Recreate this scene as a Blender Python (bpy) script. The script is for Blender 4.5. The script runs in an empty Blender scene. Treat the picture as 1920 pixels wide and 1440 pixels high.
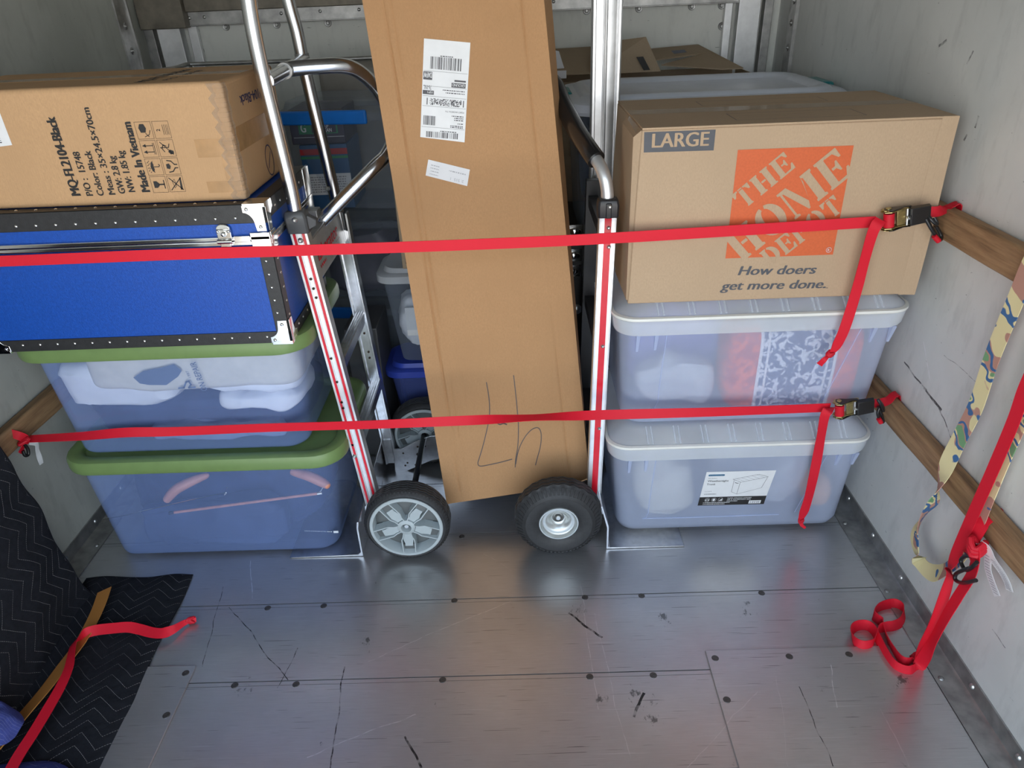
import bpy, bmesh, math, random
import mathutils
from mathutils import Vector, Matrix, noise
random.seed(7)
S = bpy.context.scene
COL = S.collection
PI = math.pi
R_ = math.radians

# ------------------------------------------------------------------ camera, sky, exposure
F_PX = 1331.0
CAM = Vector((0.0, 0.0, 1.46))
ROT = (Matrix.Rotation(R_(1.174), 3, 'Z') @ Matrix.Rotation(R_(60.586), 3, 'X') @ Matrix.Rotation(R_(-2.498), 3, 'Z'))
cd = bpy.data.cameras.new('camera')
cd.sensor_fit = 'HORIZONTAL'
cd.sensor_width = 36.0
cd.lens = 36.0 * F_PX / 1920.0
cd.clip_start = 0.05
cam = bpy.data.objects.new('camera', cd)
COL.objects.link(cam)
cam.matrix_world = Matrix.Translation(CAM) @ ROT.to_4x4()
S.camera = cam

w = bpy.data.worlds.new('daylight')
S.world = w
w.use_nodes = True
nt = w.node_tree
nt.nodes.clear()
wo = nt.nodes.new('ShaderNodeOutputWorld')
bg = nt.nodes.new('ShaderNodeBackground')
tc = nt.nodes.new('ShaderNodeTexCoord')
sx = nt.nodes.new('ShaderNodeSeparateXYZ')
mr = nt.nodes.new('ShaderNodeMapRange')
cr = nt.nodes.new('ShaderNodeValToRGB')
nt.links.new(tc.outputs['Generated'], sx.inputs[0])
nt.links.new(sx.outputs['Z'], mr.inputs['Value'])
mr.inputs['From Min'].default_value = -1.0
nt.links.new(mr.outputs[0], cr.inputs[0])
e = cr.color_ramp.elements
e[0].position = 0.0; e[0].color = (0.62, 0.60, 0.57, 1)          # sunlit paving outside, below the horizon
e[1].position = 1.0; e[1].color = (0.42, 0.62, 1.0, 1)
for p, c in ((0.40, (0.98, 0.95, 0.90, 1)), (0.49, (1.05, 1.03, 1.0, 1)), (0.53, (0.95, 0.98, 1.0, 1)), (0.62, (0.78, 0.90, 1.0, 1))):
    q = e.new(p); q.color = c
nt.links.new(cr.outputs[0], bg.inputs['Color'])
bg.inputs['Strength'].default_value = 2.0
nt.links.new(bg.outputs[0], wo.inputs['Surface'])

S.view_settings.view_transform = 'Standard'
S.view_settings.look = 'None'
S.view_settings.gamma = 1.0
S.view_settings.use_curve_mapping = False
S.view_settings.exposure = 0.95
S.cycles.max_bounces = 10
S.cycles.diffuse_bounces = 5
S.cycles.glossy_bounces = 5
S.cycles.transparent_max_bounces = 24
S.cycles.caustics_reflective = False
S.cycles.caustics_refractive = False

# ------------------------------------------------------------------ survey helpers: a sighted pixel + a known plane -> a point in the truck
def ray(x, y): return ROT @ Vector(((x - 960) / F_PX, -(y - 720) / F_PX, -1.0))
def on_y(x, y, Y): d = ray(x, y); return CAM + d * (Y / d.y)
def on_x(x, y, X): d = ray(x, y); return CAM + d * (X / d.x)
def on_z(x, y, Z): d = ray(x, y); return CAM + d * ((Z - CAM.z) / d.z)
def on_p(x, y, pt, n): d = ray(x, y); return CAM + d * ((pt - CAM).dot(n) / d.dot(n))

# ------------------------------------------------------------------ materials
def new_mat(name):
    m = bpy.data.materials.new(name); m.use_nodes = True
    t = m.node_tree; b = t.nodes['Principled BSDF']
    return m, t, b
def nd(t, kind, **kw):
    n = t.nodes.new(kind)
    for k, v in kw.items():
        if k in n.inputs: n.inputs[k].default_value = v
        else: setattr(n, k, v)
    return n
def obj_coord(t, scale=(1, 1, 1), rot=(0, 0, 0)):
    a = nd(t, 'ShaderNodeTexCoord'); m = nd(t, 'ShaderNodeMapping')
    m.inputs['Scale'].default_value = scale; m.inputs['Rotation'].default_value = rot
    t.links.new(a.outputs['Object'], m.inputs[0]); return m.outputs[0]
def ramp(t, src, stops, interp='LINEAR'):
    r = nd(t, 'ShaderNodeValToRGB'); r.color_ramp.interpolation = interp
    el = r.color_ramp.elements
    while len(el) > 1: el.remove(el[-1])
    el[0].position = stops[0][0]; el[0].color = tuple(stops[0][1]) + (1,)
    for p, c in stops[1:]:
        q = el.new(p); q.color = tuple(c) + (1,)
    t.links.new(src, r.inputs[0]); return r.outputs[0]
def mix(t, f, a, b, mode='MIX'):
    n = nd(t, 'ShaderNodeMix', data_type='RGBA', blend_type=mode)
    for s, v in ((n.inputs[0], f), (n.inputs[6], a), (n.inputs[7], b)):
        if hasattr(v, 'is_output'): t.links.new(v, s)
        elif isinstance(v, (int, float)): s.default_value = v
        else: s.default_value = tuple(v) + (1,)
    return n.outputs[2]
def math_(t, op, a, b=0.0, c=None):
    n = nd(t, 'ShaderNodeMath', operation=op)
    for s, v in zip(n.inputs, (a, b, c)):
        if v is None: continue
        if hasattr(v, 'is_output'): t.links.new(v, s)
        else: s.default_value = v
    return n.outputs[0]
def nz(t, vec, scale, detail=4, rough=0.55, out='Fac'):
    n = nd(t, 'ShaderNodeTexNoise'); n.inputs['Scale'].default_value = scale
    n.inputs['Detail'].default_value = detail; n.inputs['Roughness'].default_value = rough
    if vec is not None: t.links.new(vec, n.inputs['Vector'])
    return n.outputs[out]
def bump(t, b, h, strength=0.2, dist=0.002):
    n = nd(t, 'ShaderNodeBump'); n.inputs['Strength'].default_value = strength; n.inputs['Distance'].default_value = dist
    t.links.new(h, n.inputs['Height']); t.links.new(n.outputs[0], b.inputs['Normal'])

def plain(name, col, rough=0.5, metal=0.0, var=0.08, nscale=30, spec=None, bmp=0.0, bscale=400):
    m, t, b = new_mat(name)
    v = obj_coord(t)
    f = nz(t, v, nscale, 3)
    c0 = [max(0, x * (1 - var)) for x in col]; c1 = [min(1, x * (1 + var)) for x in col]
    t.links.new(ramp(t, f, ((0.3, c0), (0.7, c1))), b.inputs['Base Color'])
    b.inputs['Roughness'].default_value = rough; b.inputs['Metallic'].default_value = metal
    if spec is not None: b.inputs['Specular IOR Level'].default_value = spec
    if bmp: bump(t, b, nz(t, v, bscale, 2), bmp, 0.001)
    return m

def cardboard(name, col, flute=(0, 0, 1), dark=0.76):
    m, t, b = new_mat(name)
    v = obj_coord(t)
    fib = nz(t, obj_coord(t, (1, 1, 0.5)), 300, 4, 0.75)
    big = nz(t, v, 5, 4, 0.6)
    a = mix(t, fib, [x * dark for x in col], [min(1, x * (2 - dark)) for x in col])
    c = mix(t, ramp(t, big, ((0.35, (0.0,) * 3), (0.75, (1,) * 3))), a, [x * 0.93 for x in col])
    t.links.new(c, b.inputs['Base Color'])
    b.inputs['Roughness'].default_value = 0.75; b.inputs['Specular IOR Level'].default_value = 0.25
    s = nd(t, 'ShaderNodeTexWave'); s.inputs['Scale'].default_value = 60; s.inputs['Distortion'].default_value = 1.5
    t.links.new(v, s.inputs['Vector'])
    bump(t, b, math_(t, 'ADD', math_(t, 'MULTIPLY', s.outputs['Fac'], 0.25), nz(t, v, 90, 3)), 0.12, 0.002)
    return m

def clear(name, haze, opac, rough=0.22, tint=(0.93, 0.96, 1.0)):
    m, t, b = new_mat(name)
    v = obj_coord(t)
    n = nz(t, v, 14, 3)
    t.links.new(ramp(t, n, ((0.3, [x * 0.94 for x in haze]), (0.7, haze))), b.inputs['Base Color'])
    b.inputs['Roughness'].default_value = rough
    tr = nd(t, 'ShaderNodeBsdfTransparent'); tr.inputs[0].default_value = tuple(tint) + (1,)
    ms = nd(t, 'ShaderNodeMixShader')
    lw = nd(t, 'ShaderNodeLayerWeight', Blend=0.35)
    fac = math_(t, 'MINIMUM', math_(t, 'ADD', math_(t, 'MULTIPLY', lw.outputs['Facing'], 0.35), opac), 0.97)
    t.links.new(fac, ms.inputs[0]); t.links.new(tr.outputs[0], ms.inputs[1]); t.links.new(b.outputs[0], ms.inputs[2])
    t.links.new(ms.outputs[0], t.nodes['Material Output'].inputs['Surface'])
    return m

def scratches(t, v, base, ax, L):
    """single long scratches, each from one point of the surface to another"""
    sp = nd(t, 'ShaderNodeSeparateXYZ'); t.links.new(v, sp.inputs[0]); jit = nz(t, v, 6, 3)
    brk = ramp(t, nz(t, v, 40, 3), ((0.40, (0.2,) * 3), (0.55, (1,) * 3)))
    U, V = sp.outputs[ax[0]], sp.outputs[ax[1]]
    for P0, P1, wd_, c_ in L:
        u0, v0 = P0[ax[0]], P0[ax[1]]; du, dv = P1[ax[0]] - u0, P1[ax[1]] - v0; L_ = math.hypot(du, dv); du /= L_; dv /= L_
        a, c = math_(t, 'SUBTRACT', U, u0), math_(t, 'SUBTRACT', V, v0)
        al = math_(t, 'ADD', math_(t, 'MULTIPLY', a, du), math_(t, 'MULTIPLY', c, dv))
        ac = math_(t, 'SUBTRACT', math_(t, 'MULTIPLY', a, dv), math_(t, 'MULTIPLY', c, du))
        ac = math_(t, 'ABSOLUTE', math_(t, 'ADD', ac, math_(t, 'MULTIPLY', math_(t, 'SUBTRACT', jit, 0.5), 0.03)))
        k = math_(t, 'MULTIPLY', math_(t, 'LESS_THAN', ac, wd_), math_(t, 'LESS_THAN', math_(t, 'ABSOLUTE', math_(t, 'SUBTRACT', al, L_ / 2)), L_ / 2))
        base = mix(t, math_(t, 'MULTIPLY', k, brk), base, (c_, c_, c_ * 1.02))
    return base
def smudges(t, v, base, pts):
    """black scuff marks gathered round given spots"""
    n = nz(t, obj_coord(t, (1, 0.6, 1), (0, 0, -0.5)), 55, 8, 0.72); near = None
    for p in pts:
        d = nd(t, 'ShaderNodeVectorMath', operation='DISTANCE'); t.links.new(v, d.inputs[0]); d.inputs[1].default_value = (p.x, p.y, p.z)
        near = d.outputs['Value'] if near is None else math_(t, 'MINIMUM', near, d.outputs['Value'])
    k = math_(t, 'SUBTRACT', n, math_(t, 'MULTIPLY', near, 5.5))
    return mix(t, math_(t, 'MULTIPLY', ramp(t, k, ((0.455, (0,) * 3), (0.52, (1,) * 3))), 0.7), base, (0.045, 0.05, 0.05))

def mat_floor():
    m, t, b = new_mat('worn aluminium plank')
    v = obj_coord(t)
    brushed = nz(t, obj_coord(t, (1.2, 28, 1)), 14, 5, 0.65)
    blotch = nz(t, v, 3.2, 5, 0.6)
    base = mix(t, brushed, (0.50, 0.503, 0.512), (0.74, 0.742, 0.75))
    base = mix(t, ramp(t, blotch, ((0.35, (0.55,) * 3), (0.7, (0,) * 3))), base, (0.44, 0.442, 0.45))
    # dark scuffs: thresholded noise with a shape of their own
    sc = nz(t, obj_coord(t, (1, 0.55, 1), (0, 0, 0.4)), 30, 8, 0.74)
    where = nz(t, v, 2.3, 2)
    k = math_(t, 'MULTIPLY', ramp(t, sc, ((0.66, (0,) * 3), (0.70, (1,) * 3))), ramp(t, where, ((0.44, (0,) * 3), (0.56, (1,) * 3))))
    base = mix(t, math_(t, 'MULTIPLY', k, 0.8), base, (0.035, 0.037, 0.04))
    # long thin scratches in a few directions
    for rz, sc_, thr in ((0.35, 9, 0.725), (-0.9, 7, 0.735), (1.45, 8, 0.73), (1.75, 6, 0.74)):
        a = nz(t, obj_coord(t, (0.5, 34, 1), (0, 0, rz)), sc_, 2, 0.5)
        base = mix(t, math_(t, 'MULTIPLY', ramp(t, a, ((thr - .02, (0,) * 3), (thr + 0.0, (1,) * 3))), 0.42), base, (0.75, 0.76, 0.78))
    for rz, sc_, thr in ((1.2, 10, 0.72), (-0.25, 8, 0.73)):
        a = nz(t, obj_coord(t, (0.7, 40, 1), (0, 0, rz)), sc_, 2, 0.5)
        base = mix(t, math_(t, 'MULTIPLY', ramp(t, a, ((thr - .02, (0,) * 3), (thr - 0.003, (1,) * 3))), 0.65), base, (0.05, 0.05, 0.055))
    base = scratches(t, v, base, (0, 1), [(on_z(p[0], p[1], 0), on_z(q[0], q[1], 0), w_, c_) for p, q, w_, c_ in (((575, 1418), (780, 1340), .0011, .8), ((690, 1240), (965, 1122), .0009, .75), ((470, 1050), (474, 1122), .0011, .85), ((1088, 1095), (1122, 1330), .0008, .75), ((1115, 1150), (1180, 1420), .0008, .7), ((905, 1040), (960, 1070), .0018, .6),
                          ((430, 1138), (540, 1275), .0010, .05), ((645, 1250), (618, 1440), .0013, .06), ((1065, 1150), (1130, 1195), .0030, .05), ((560, 1215), (520, 1290), .0009, .08), ((1290, 1440), (1420, 1300), .0008, .7), ((760, 1380), (790, 1440), .0022, .06), ((1500, 1290), (1560, 1440), .0009, .07), ((1455, 1270), (1480, 1440), .0007, .65), ((1560, 1250), (1570, 1330), .0010, .8), ((420, 1100), (380, 1250), .0008, .08), ((1650, 1330), (1700, 1440), .0008, .7), ((1210, 1300), (1190, 1345), .0028, .05))])
    base = smudges(t, v, base, [on_z(x, y, 0) for x, y in ((1083, 1142), (1225, 1348), (1220, 1318), (1248, 1160), (1195, 1300), (688, 1205), (1400, 1140), (1130, 1308), (460, 1290), (1690, 1280))])
    t.links.new(base, b.inputs['Base Color'])
    b.inputs['Metallic'].default_value = 0.8
    r = nd(t, 'ShaderNodeMapRange'); r.inputs['To Min'].default_value = 0.20; r.inputs['To Max'].default_value = 0.42
    t.links.new(math_(t, 'MAXIMUM', brushed, math_(t, 'MULTIPLY', blotch, 0.9)), r.inputs['Value']); t.links.new(r.outputs[0], b.inputs['Roughness'])
    bump(t, b, brushed, 0.10, 0.001)
    return m

def mat_wall(name, ca, cb, dirt=0.5, lines=()):
    m, t, b = new_mat(name)
    v = obj_coord(t)
    n1 = nz(t, v, 2.6, 5, 0.62)
    n2 = nz(t, obj_coord(t, (3, 3, 1)), 7, 5, 0.6)
    c = mix(t, ramp(t, n1, ((0.35, (0,) * 3), (0.68, (1,) * 3))), ca, cb)
    c = mix(t, math_(t, 'MULTIPLY', ramp(t, n2, ((0.52, (0,) * 3), (0.72, (1,) * 3))), dirt), c, [x * 0.62 for x in ca])
    s = nz(t, obj_coord(t, (1, 2.6, 7), (0.5, 0, 0)), 16, 5, 0.6)
    c = mix(t, math_(t, 'MULTIPLY', ramp(t, s, ((0.69, (0,) * 3), (0.73, (1,) * 3))), 0.75), c, (0.09, 0.09, 0.085))
    if lines: c = scratches(t, v, c, (1, 2), lines)
    t.links.new(c, b.inputs['Base Color'])
    b.inputs['Roughness'].default_value = 0.5
    bump(t, b, nz(t, v, 8, 3), 0.08, 0.004)
    return m

def mat_wood():
    m, t, b = new_mat('weathered wood')
    v = obj_coord(t, (22, 1.6, 22))
    n = nz(t, v, 3.0, 6, 0.65)
    c = ramp(t, n, ((0.25, (0.10, 0.055, 0.028)), (0.45, (0.29, 0.17, 0.085)), (0.62, (0.40, 0.245, 0.125)), (0.8, (0.17, 0.098, 0.05))))
    t.links.new(c, b.inputs['Base Color']); b.inputs['Roughness'].default_value = 0.7
    bump(t, b, n, 0.35, 0.003)
    return m

def mat_web(name, col, rib=900):
    m, t, b = new_mat(name)
    u = nd(t, 'ShaderNodeUVMap'); s = nd(t, 'ShaderNodeTexWave')
    mp = nd(t, 'ShaderNodeMapping'); mp.inputs['Scale'].default_value = (rib, 110, 1)
    t.links.new(u.outputs[0], mp.inputs[0])
    s.inputs['Scale'].default_value = 0.6; s.bands_direction = 'DIAGONAL'
    t.links.new(mp.outputs[0], s.inputs['Vector'])
    t.links.new(mix(t, s.outputs['Fac'], [x * 0.72 for x in col], col), b.inputs['Base Color'])
    b.inputs['Roughness'].default_value = 0.55; b.inputs['Specular IOR Level'].default_value = 0.35
    bump(t, b, s.outputs['Fac'], 0.25, 0.001)
    return m

def mat_camo():
    m, t, b = new_mat('camouflage webbing')
    u = nd(t, 'ShaderNodeUVMap'); mp = nd(t, 'ShaderNodeMapping'); mp.inputs['Scale'].default_value = (15, 13, 1)
    t.links.new(u.outputs[0], mp.inputs[0])
    v = mp.outputs[0]
    c = (0.86, 0.76, 0.42)
    n = nd(t, 'ShaderNodeTexNoise'); n.inputs['Scale'].default_value = 0.75; n.inputs['Detail'].default_value = 1.5
    t.links.new(v, n.inputs['Vector'])
    c = mix(t, ramp(t, n.outputs[0], ((0.51, (0,) * 3), (0.512, (1,) * 3))), c, (0.56, 0.30, 0.23))
    n2 = nz(t, v, 1.1, 1.5)
    c = mix(t, ramp(t, n2, ((0.53, (0,) * 3), (0.533, (1,) * 3), (0.585, (1,) * 3), (0.587, (0,) * 3))), c, (0.055, 0.16, 0.36))
    c = mix(t, ramp(t, n2, ((0.62, (0,) * 3), (0.623, (1,) * 3))), c, (0.20, 0.40, 0.20))
    t.links.new(c, b.inputs['Base Color']); b.inputs['Roughness'].default_value = 0.65
    s = nd(t, 'ShaderNodeTexWave'); s.inputs['Scale'].default_value = 22
    t.links.new(v, s.inputs['Vector']); bump(t, b, s.outputs['Fac'], 0.3, 0.001)
    return m

def mat_quilt(name, col, thread, period, amp, step, dash=260, width=0.035):
    """quilted blanket with zigzag stitching laid out in UV metres"""
    m, t, b = new_mat(name)
    u = nd(t, 'ShaderNodeUVMap'); sp = nd(t, 'ShaderNodeSeparateXYZ'); t.links.new(u.outputs[0], sp.inputs[0])
    tri = math_(t, 'PINGPONG', sp.outputs[0], period / 2)
    y = math_(t, 'ADD', sp.outputs[1], math_(t, 'MULTIPLY', tri, amp / (period / 2)))
    y = math_(t, 'ADD', y, math_(t, 'MULTIPLY', nz(t, u.outputs[0], 9, 2), 0.012))
    fr = math_(t, 'FRACT', math_(t, 'DIVIDE', y, step))
    d = math_(t, 'ABSOLUTE', math_(t, 'SUBTRACT', fr, 0.5))
    line = math_(t, 'LESS_THAN', d, width)
    das = math_(t, 'GREATER_THAN', math_(t, 'FRACT', math_(t, 'MULTIPLY', sp.outputs[0], dash)), 0.34)
    fade = ramp(t, nz(t, u.outputs[0], 5, 2), ((0.38, (0.25,) * 3), (0.6, (1,) * 3)))
    k = math_(t, 'MULTIPLY', math_(t, 'MULTIPLY', line, das), fade)
    cl = mix(t, nz(t, obj_coord(t), 60, 4), [x * 0.6 for x in col], [x * 1.4 for x in col])
    t.links.new(mix(t, k, cl, thread), b.inputs['Base Color'])
    b.inputs['Roughness'].default_value = 0.85; b.inputs['Specular IOR Level'].default_value = 0.2
    h = math_(t, 'SUBTRACT', math_(t, 'ADD', nz(t, obj_coord(t), 45, 4), 0), math_(t, 'MULTIPLY', math_(t, 'LESS_THAN', d, width * 2.2), 0.7))
    bump(t, b, h, 0.5, 0.006)
    return m

def mat_tapestry():
    m, t, b = new_mat('leaf patterned fabric')
    v = obj_coord(t)
    sp = nd(t, 'ShaderNodeSeparateXYZ'); t.links.new(v, sp.inputs[0])
    n = nd(t, 'ShaderNodeTexNoise'); n.inputs['Scale'].default_value = 34; n.inputs['Detail'].default_value = 4; n.inputs['Distortion'].default_value = 1.6
    t.links.new(v, n.inputs['Vector'])
    vo = nd(t, 'ShaderNodeTexVoronoi'); vo.inputs['Scale'].default_value = 30; t.links.new(v, vo.inputs['Vector'])
    k = math_(t, 'MAXIMUM', ramp(t, n.outputs[0], ((0.50, (0,) * 3), (0.54, (1,) * 3))), ramp(t, vo.outputs['Distance'], ((0.17, (1,) * 3), (0.21, (0,) * 3))))
    x = sp.outputs[0]
    red = math_(t, 'GREATER_THAN', math_(t, 'ABSOLUTE', x), 0.100)
    bor = math_(t, 'LESS_THAN', math_(t, 'ABSOLUTE', math_(t, 'SUBTRACT', math_(t, 'ABSOLUTE', x), 0.098)), 0.004)
    bor2 = math_(t, 'LESS_THAN', math_(t, 'ABSOLUTE', math_(t, 'SUBTRACT', math_(t, 'ABSOLUTE', x), 0.079)), 0.003)
    blue = mix(t, k, (0.06, 0.10, 0.26), (0.80, 0.82, 0.90))
    rd = mix(t, k, (0.55, 0.04, 0.06), (0.95, 0.12, 0.05))
    c = mix(t, red, blue, rd)
    c = mix(t, math_(t, 'MAXIMUM', bor, bor2), c, (0.85, 0.85, 0.9))
    t.links.new(c, b.inputs['Base Color']); b.inputs['Roughness'].default_value = 0.8
    return m

M = {}
M['floor'] = mat_floor()
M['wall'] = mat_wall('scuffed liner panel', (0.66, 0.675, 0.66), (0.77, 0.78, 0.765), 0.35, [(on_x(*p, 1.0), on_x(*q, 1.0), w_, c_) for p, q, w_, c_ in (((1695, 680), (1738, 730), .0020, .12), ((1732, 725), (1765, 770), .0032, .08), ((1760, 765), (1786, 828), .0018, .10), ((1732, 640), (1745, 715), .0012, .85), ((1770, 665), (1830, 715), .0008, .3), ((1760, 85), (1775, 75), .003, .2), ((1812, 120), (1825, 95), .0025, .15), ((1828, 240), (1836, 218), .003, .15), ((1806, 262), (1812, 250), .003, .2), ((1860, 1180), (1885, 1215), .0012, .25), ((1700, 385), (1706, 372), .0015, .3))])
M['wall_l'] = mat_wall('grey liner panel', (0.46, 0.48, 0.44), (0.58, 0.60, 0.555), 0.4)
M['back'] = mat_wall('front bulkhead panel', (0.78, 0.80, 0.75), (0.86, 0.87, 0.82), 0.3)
M['ceil'] = plain('roof skin', (0.13, 0.125, 0.115), 0.7)
M['wood'] = mat_wood()
M['alum'] = plain('aluminium', (0.74, 0.75, 0.77), 0.27, 0.95, 0.12, 60, bmp=0.03)
M['alum_w'] = plain('satin aluminium', (0.78, 0.79, 0.80), 0.38, 0.8, 0.08, 30)
M['alum_d'] = plain('dull aluminium trim', (0.40, 0.40, 0.39), 0.42, 0.8, 0.25, 25)
M['tube'] = plain('polished tube', (0.66, 0.67, 0.69), 0.22, 1.0, 0.1, 40, bmp=0.02)
M['strip_b'] = plain('brown grey channel', (0.20, 0.18, 0.145), 0.5, 0.4, 0.25, 20)
M['steel'] = plain('zinc steel', (0.62, 0.63, 0.62), 0.3, 0.9, 0.1)
M['screw'] = plain('dull steel screw', (0.12, 0.115, 0.11), 0.45, 0.8, 0.2, 200)
M['chrome'] = plain('bright chrome', (0.82, 0.82, 0.80), 0.10, 1.0, 0.04)
M['ctan'] = cardboard('tan cardboard', (0.57, 0.355, 0.19))
M['cbrown'] = cardboard('brown cardboard', (0.49, 0.278, 0.135))
M['ckraft'] = cardboard('kraft cardboard', (0.50, 0.362, 0.240))
M['cgrey'] = cardboard('greyish cardboard', (0.40, 0.31, 0.215))
M['tape'] = plain('brown packing tape', (0.47, 0.27, 0.12), 0.18, 0, 0.15, 25, bmp=0.15, bscale=60)
M['cleartape'] = clear('clear packing tape', (0.62, 0.52, 0.40), 0.16, 0.12, (0.95, 0.93, 0.9))
M['inside'] = plain('painted hole shade', (0.05, 0.035, 0.02), 0.9)  # flat discs of this colour paint the shade inside drilled holes
M['ink'] = plain('black ink', (0.018, 0.017, 0.017), 0.6)
M['navyink'] = plain('dark navy ink', (0.02, 0.025, 0.10), 0.5)
M['greyink'] = plain('charcoal ink', (0.085, 0.09, 0.105), 0.6)
M['pen'] = plain('pen ink', (0.10, 0.085, 0.085), 0.5)
M['orange'] = plain('orange ink', (0.64, 0.125, 0.036), 0.6, 0, 0.06, 200)
M['paper'] = plain('white paper label', (0.84, 0.86, 0.88), 0.5, 0, 0.03)
M['paper2'] = plain('grey thermal label', (0.72, 0.73, 0.76), 0.4, 0, 0.03)
M['labelink'] = plain('printed grey', (0.10, 0.10, 0.11), 0.6)
M['faintink'] = plain('faint print', (0.40, 0.41, 0.44), 0.6)
M['labelblue'] = plain('label blue', (0.03, 0.16, 0.30), 0.5)
M['blue'] = plain('blue vinyl', (0.008, 0.078, 0.42), 0.42, 0, 0.12, 140, bmp=0.5, bscale=500)
M['vinyl'] = plain('black vinyl edging', (0.028, 0.029, 0.031), 0.45, 0, 0.2, 80, bmp=0.3)
M['green'] = plain('olive green plastic', (0.180, 0.280, 0.100), 0.38, 0, 0.05)
M['tote'] = clear('clear tote plastic', (0.36, 0.52, 1.0), 0.20, 0.12)  # blue haze colour paints the sky's reflection into the clear plastic
M['trunk'] = clear('frosted trunk plastic', (0.68, 0.77, 1.0), 0.36, 0.24)  # the frosting's blue tint is reflected sky put into the colour
M['trunklid'] = clear('frosted lid plastic', (0.90, 0.95, 1.0), 0.46, 0.20)
M['rib'] = clear('frosted rib plastic', (0.88, 0.92, 0.96), 0.35, 0.62)
M['gasket'] = plain('white gasket', (0.83, 0.84, 0.80), 0.5, 0, 0.02)
M['dkclear'] = clear('smoky clear plastic', (0.50, 0.58, 0.70), 0.10, 0.15, (0.93, 0.95, 0.97))
M['whitelid'] = plain('pale grey lid plastic', (0.60, 0.64, 0.72), 0.28, 0, 0.03)
M['teal'] = plain('teal plastic', (0.015, 0.20, 0.21), 0.3)
M['latch'] = plain('bright blue plastic', (0.015, 0.20, 0.72), 0.32, 0, 0.05)
M['lidblue'] = plain('royal blue plastic', (0.035, 0.07, 0.46), 0.35, 0, 0.05)
M['tubblue'] = clear('blue tinted plastic', (0.10, 0.14, 0.42), 0.55, 0.2)
M['white'] = plain('white cotton', (0.82, 0.83, 0.87), 0.85, 0, 0.04, bmp=0.3, bscale=120)
M['cream'] = plain('cream cotton', (0.70, 0.66, 0.57), 0.85, 0, 0.06, bmp=0.3, bscale=120)
M['navy'] = plain('navy cotton', (0.018, 0.030, 0.085), 0.85, 0, 0.3, 12, bmp=0.3, bscale=90)
M['grey'] = plain('grey blue cotton', (0.17, 0.22, 0.36), 0.85, 0, 0.2, 12, bmp=0.3, bscale=90)
M['shirtink'] = plain('slate screen print', (0.10, 0.14, 0.22), 0.8)
M['darkblue'] = plain('dark blue cotton', (0.045, 0.068, 0.15), 0.85, 0, 0.25, 10, bmp=0.3, bscale=90)
M['groove'] = plain('painted groove shade', (0.008, 0.008, 0.008), 0.8)  # near-black on the groove floors paints in the shade between treads
M['hanger'] = plain('rosy wood', (0.66, 0.29, 0.20), 0.45, 0, 0.15, 40)
M['red'] = mat_web('red webbing', (0.84, 0.012, 0.035))
M['redpaint'] = plain('red tape', (0.70, 0.012, 0.03), 0.25, 0, 0.06)
M['camo'] = mat_camo()
M['orangeweb'] = mat_web('orange webbing', (0.62, 0.26, 0.06))
M['black'] = plain('black coated steel', (0.014, 0.014, 0.015), 0.28, 0, 0.1)
M['blackp'] = plain('black plastic', (0.020, 0.020, 0.022), 0.4)
M['grip'] = plain('black rubber grip', (0.012, 0.012, 0.013), 0.22)
M['zinc'] = plain('yellow zinc', (0.45, 0.38, 0.17), 0.28, 0.95, 0.25, 120)
M['rubber'] = plain('tyre rubber', (0.030, 0.031, 0.033), 0.55, 0, 0.2, 90, bmp=0.2, bscale=200)
M['wheelgrey'] = plain('pale grey wheel plastic', (0.47, 0.53, 0.55), 0.5, 0, 0.04)
M['wheeldark'] = plain('dark grey wheel plastic', (0.13, 0.14, 0.14), 0.55, 0, 0.05)  # darker tone for the dish behind the spokes
M['hub'] = plain('silver painted hub', (0.58, 0.61, 0.60), 0.30, 0.6, 0.05)
M['capgrey'] = plain('charcoal clamp plastic', (0.085, 0.088, 0.092), 0.4)
M['blanket'] = mat_quilt('black quilted blanket', (0.014, 0.015, 0.019), (0.36, 0.35, 0.34), 0.11, 0.045, 0.034, 230, 0.016)
M['bluequilt'] = mat_quilt('blue quilted blanket', (0.045, 0.06, 0.22), (0.40, 0.42, 0.60), 0.10, 0.03, 0.04, 200, 0.02)
M['tapestry'] = mat_tapestry()
M['bag'] = clear('clear poly bag', (0.86, 0.88, 0.92), 0.55, 0.12)
M['lavender'] = plain('lavender cotton', (0.20, 0.19, 0.50), 0.85, 0, 0.15, 12, bmp=0.3, bscale=90)
M['peach'] = plain('peach wicker', (0.78, 0.42, 0.26), 0.6, 0, 0.25, 60, bmp=0.6, bscale=70)
M['fluff'] = plain('white fleece', (0.85, 0.87, 0.93), 0.95, 0, 0.06, 40, bmp=1.0, bscale=60)
M['greypanel'] = plain('warm grey panel', (0.26, 0.245, 0.22), 0.5, 0, 0.06)
M['retail'] = plain('dark printed carton', (0.055, 0.05, 0.075), 0.4, 0, 0.3, 18)
M['retailgreen'] = plain('printed green', (0.05, 0.28, 0.13), 0.4)
M['retailred'] = plain('printed red', (0.50, 0.04, 0.04), 0.4)
M['retailblue'] = plain('printed blue', (0.04, 0.12, 0.26), 0.4)
M['retailtan'] = plain('printed taupe', (0.25, 0.19, 0.16), 0.5)

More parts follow.
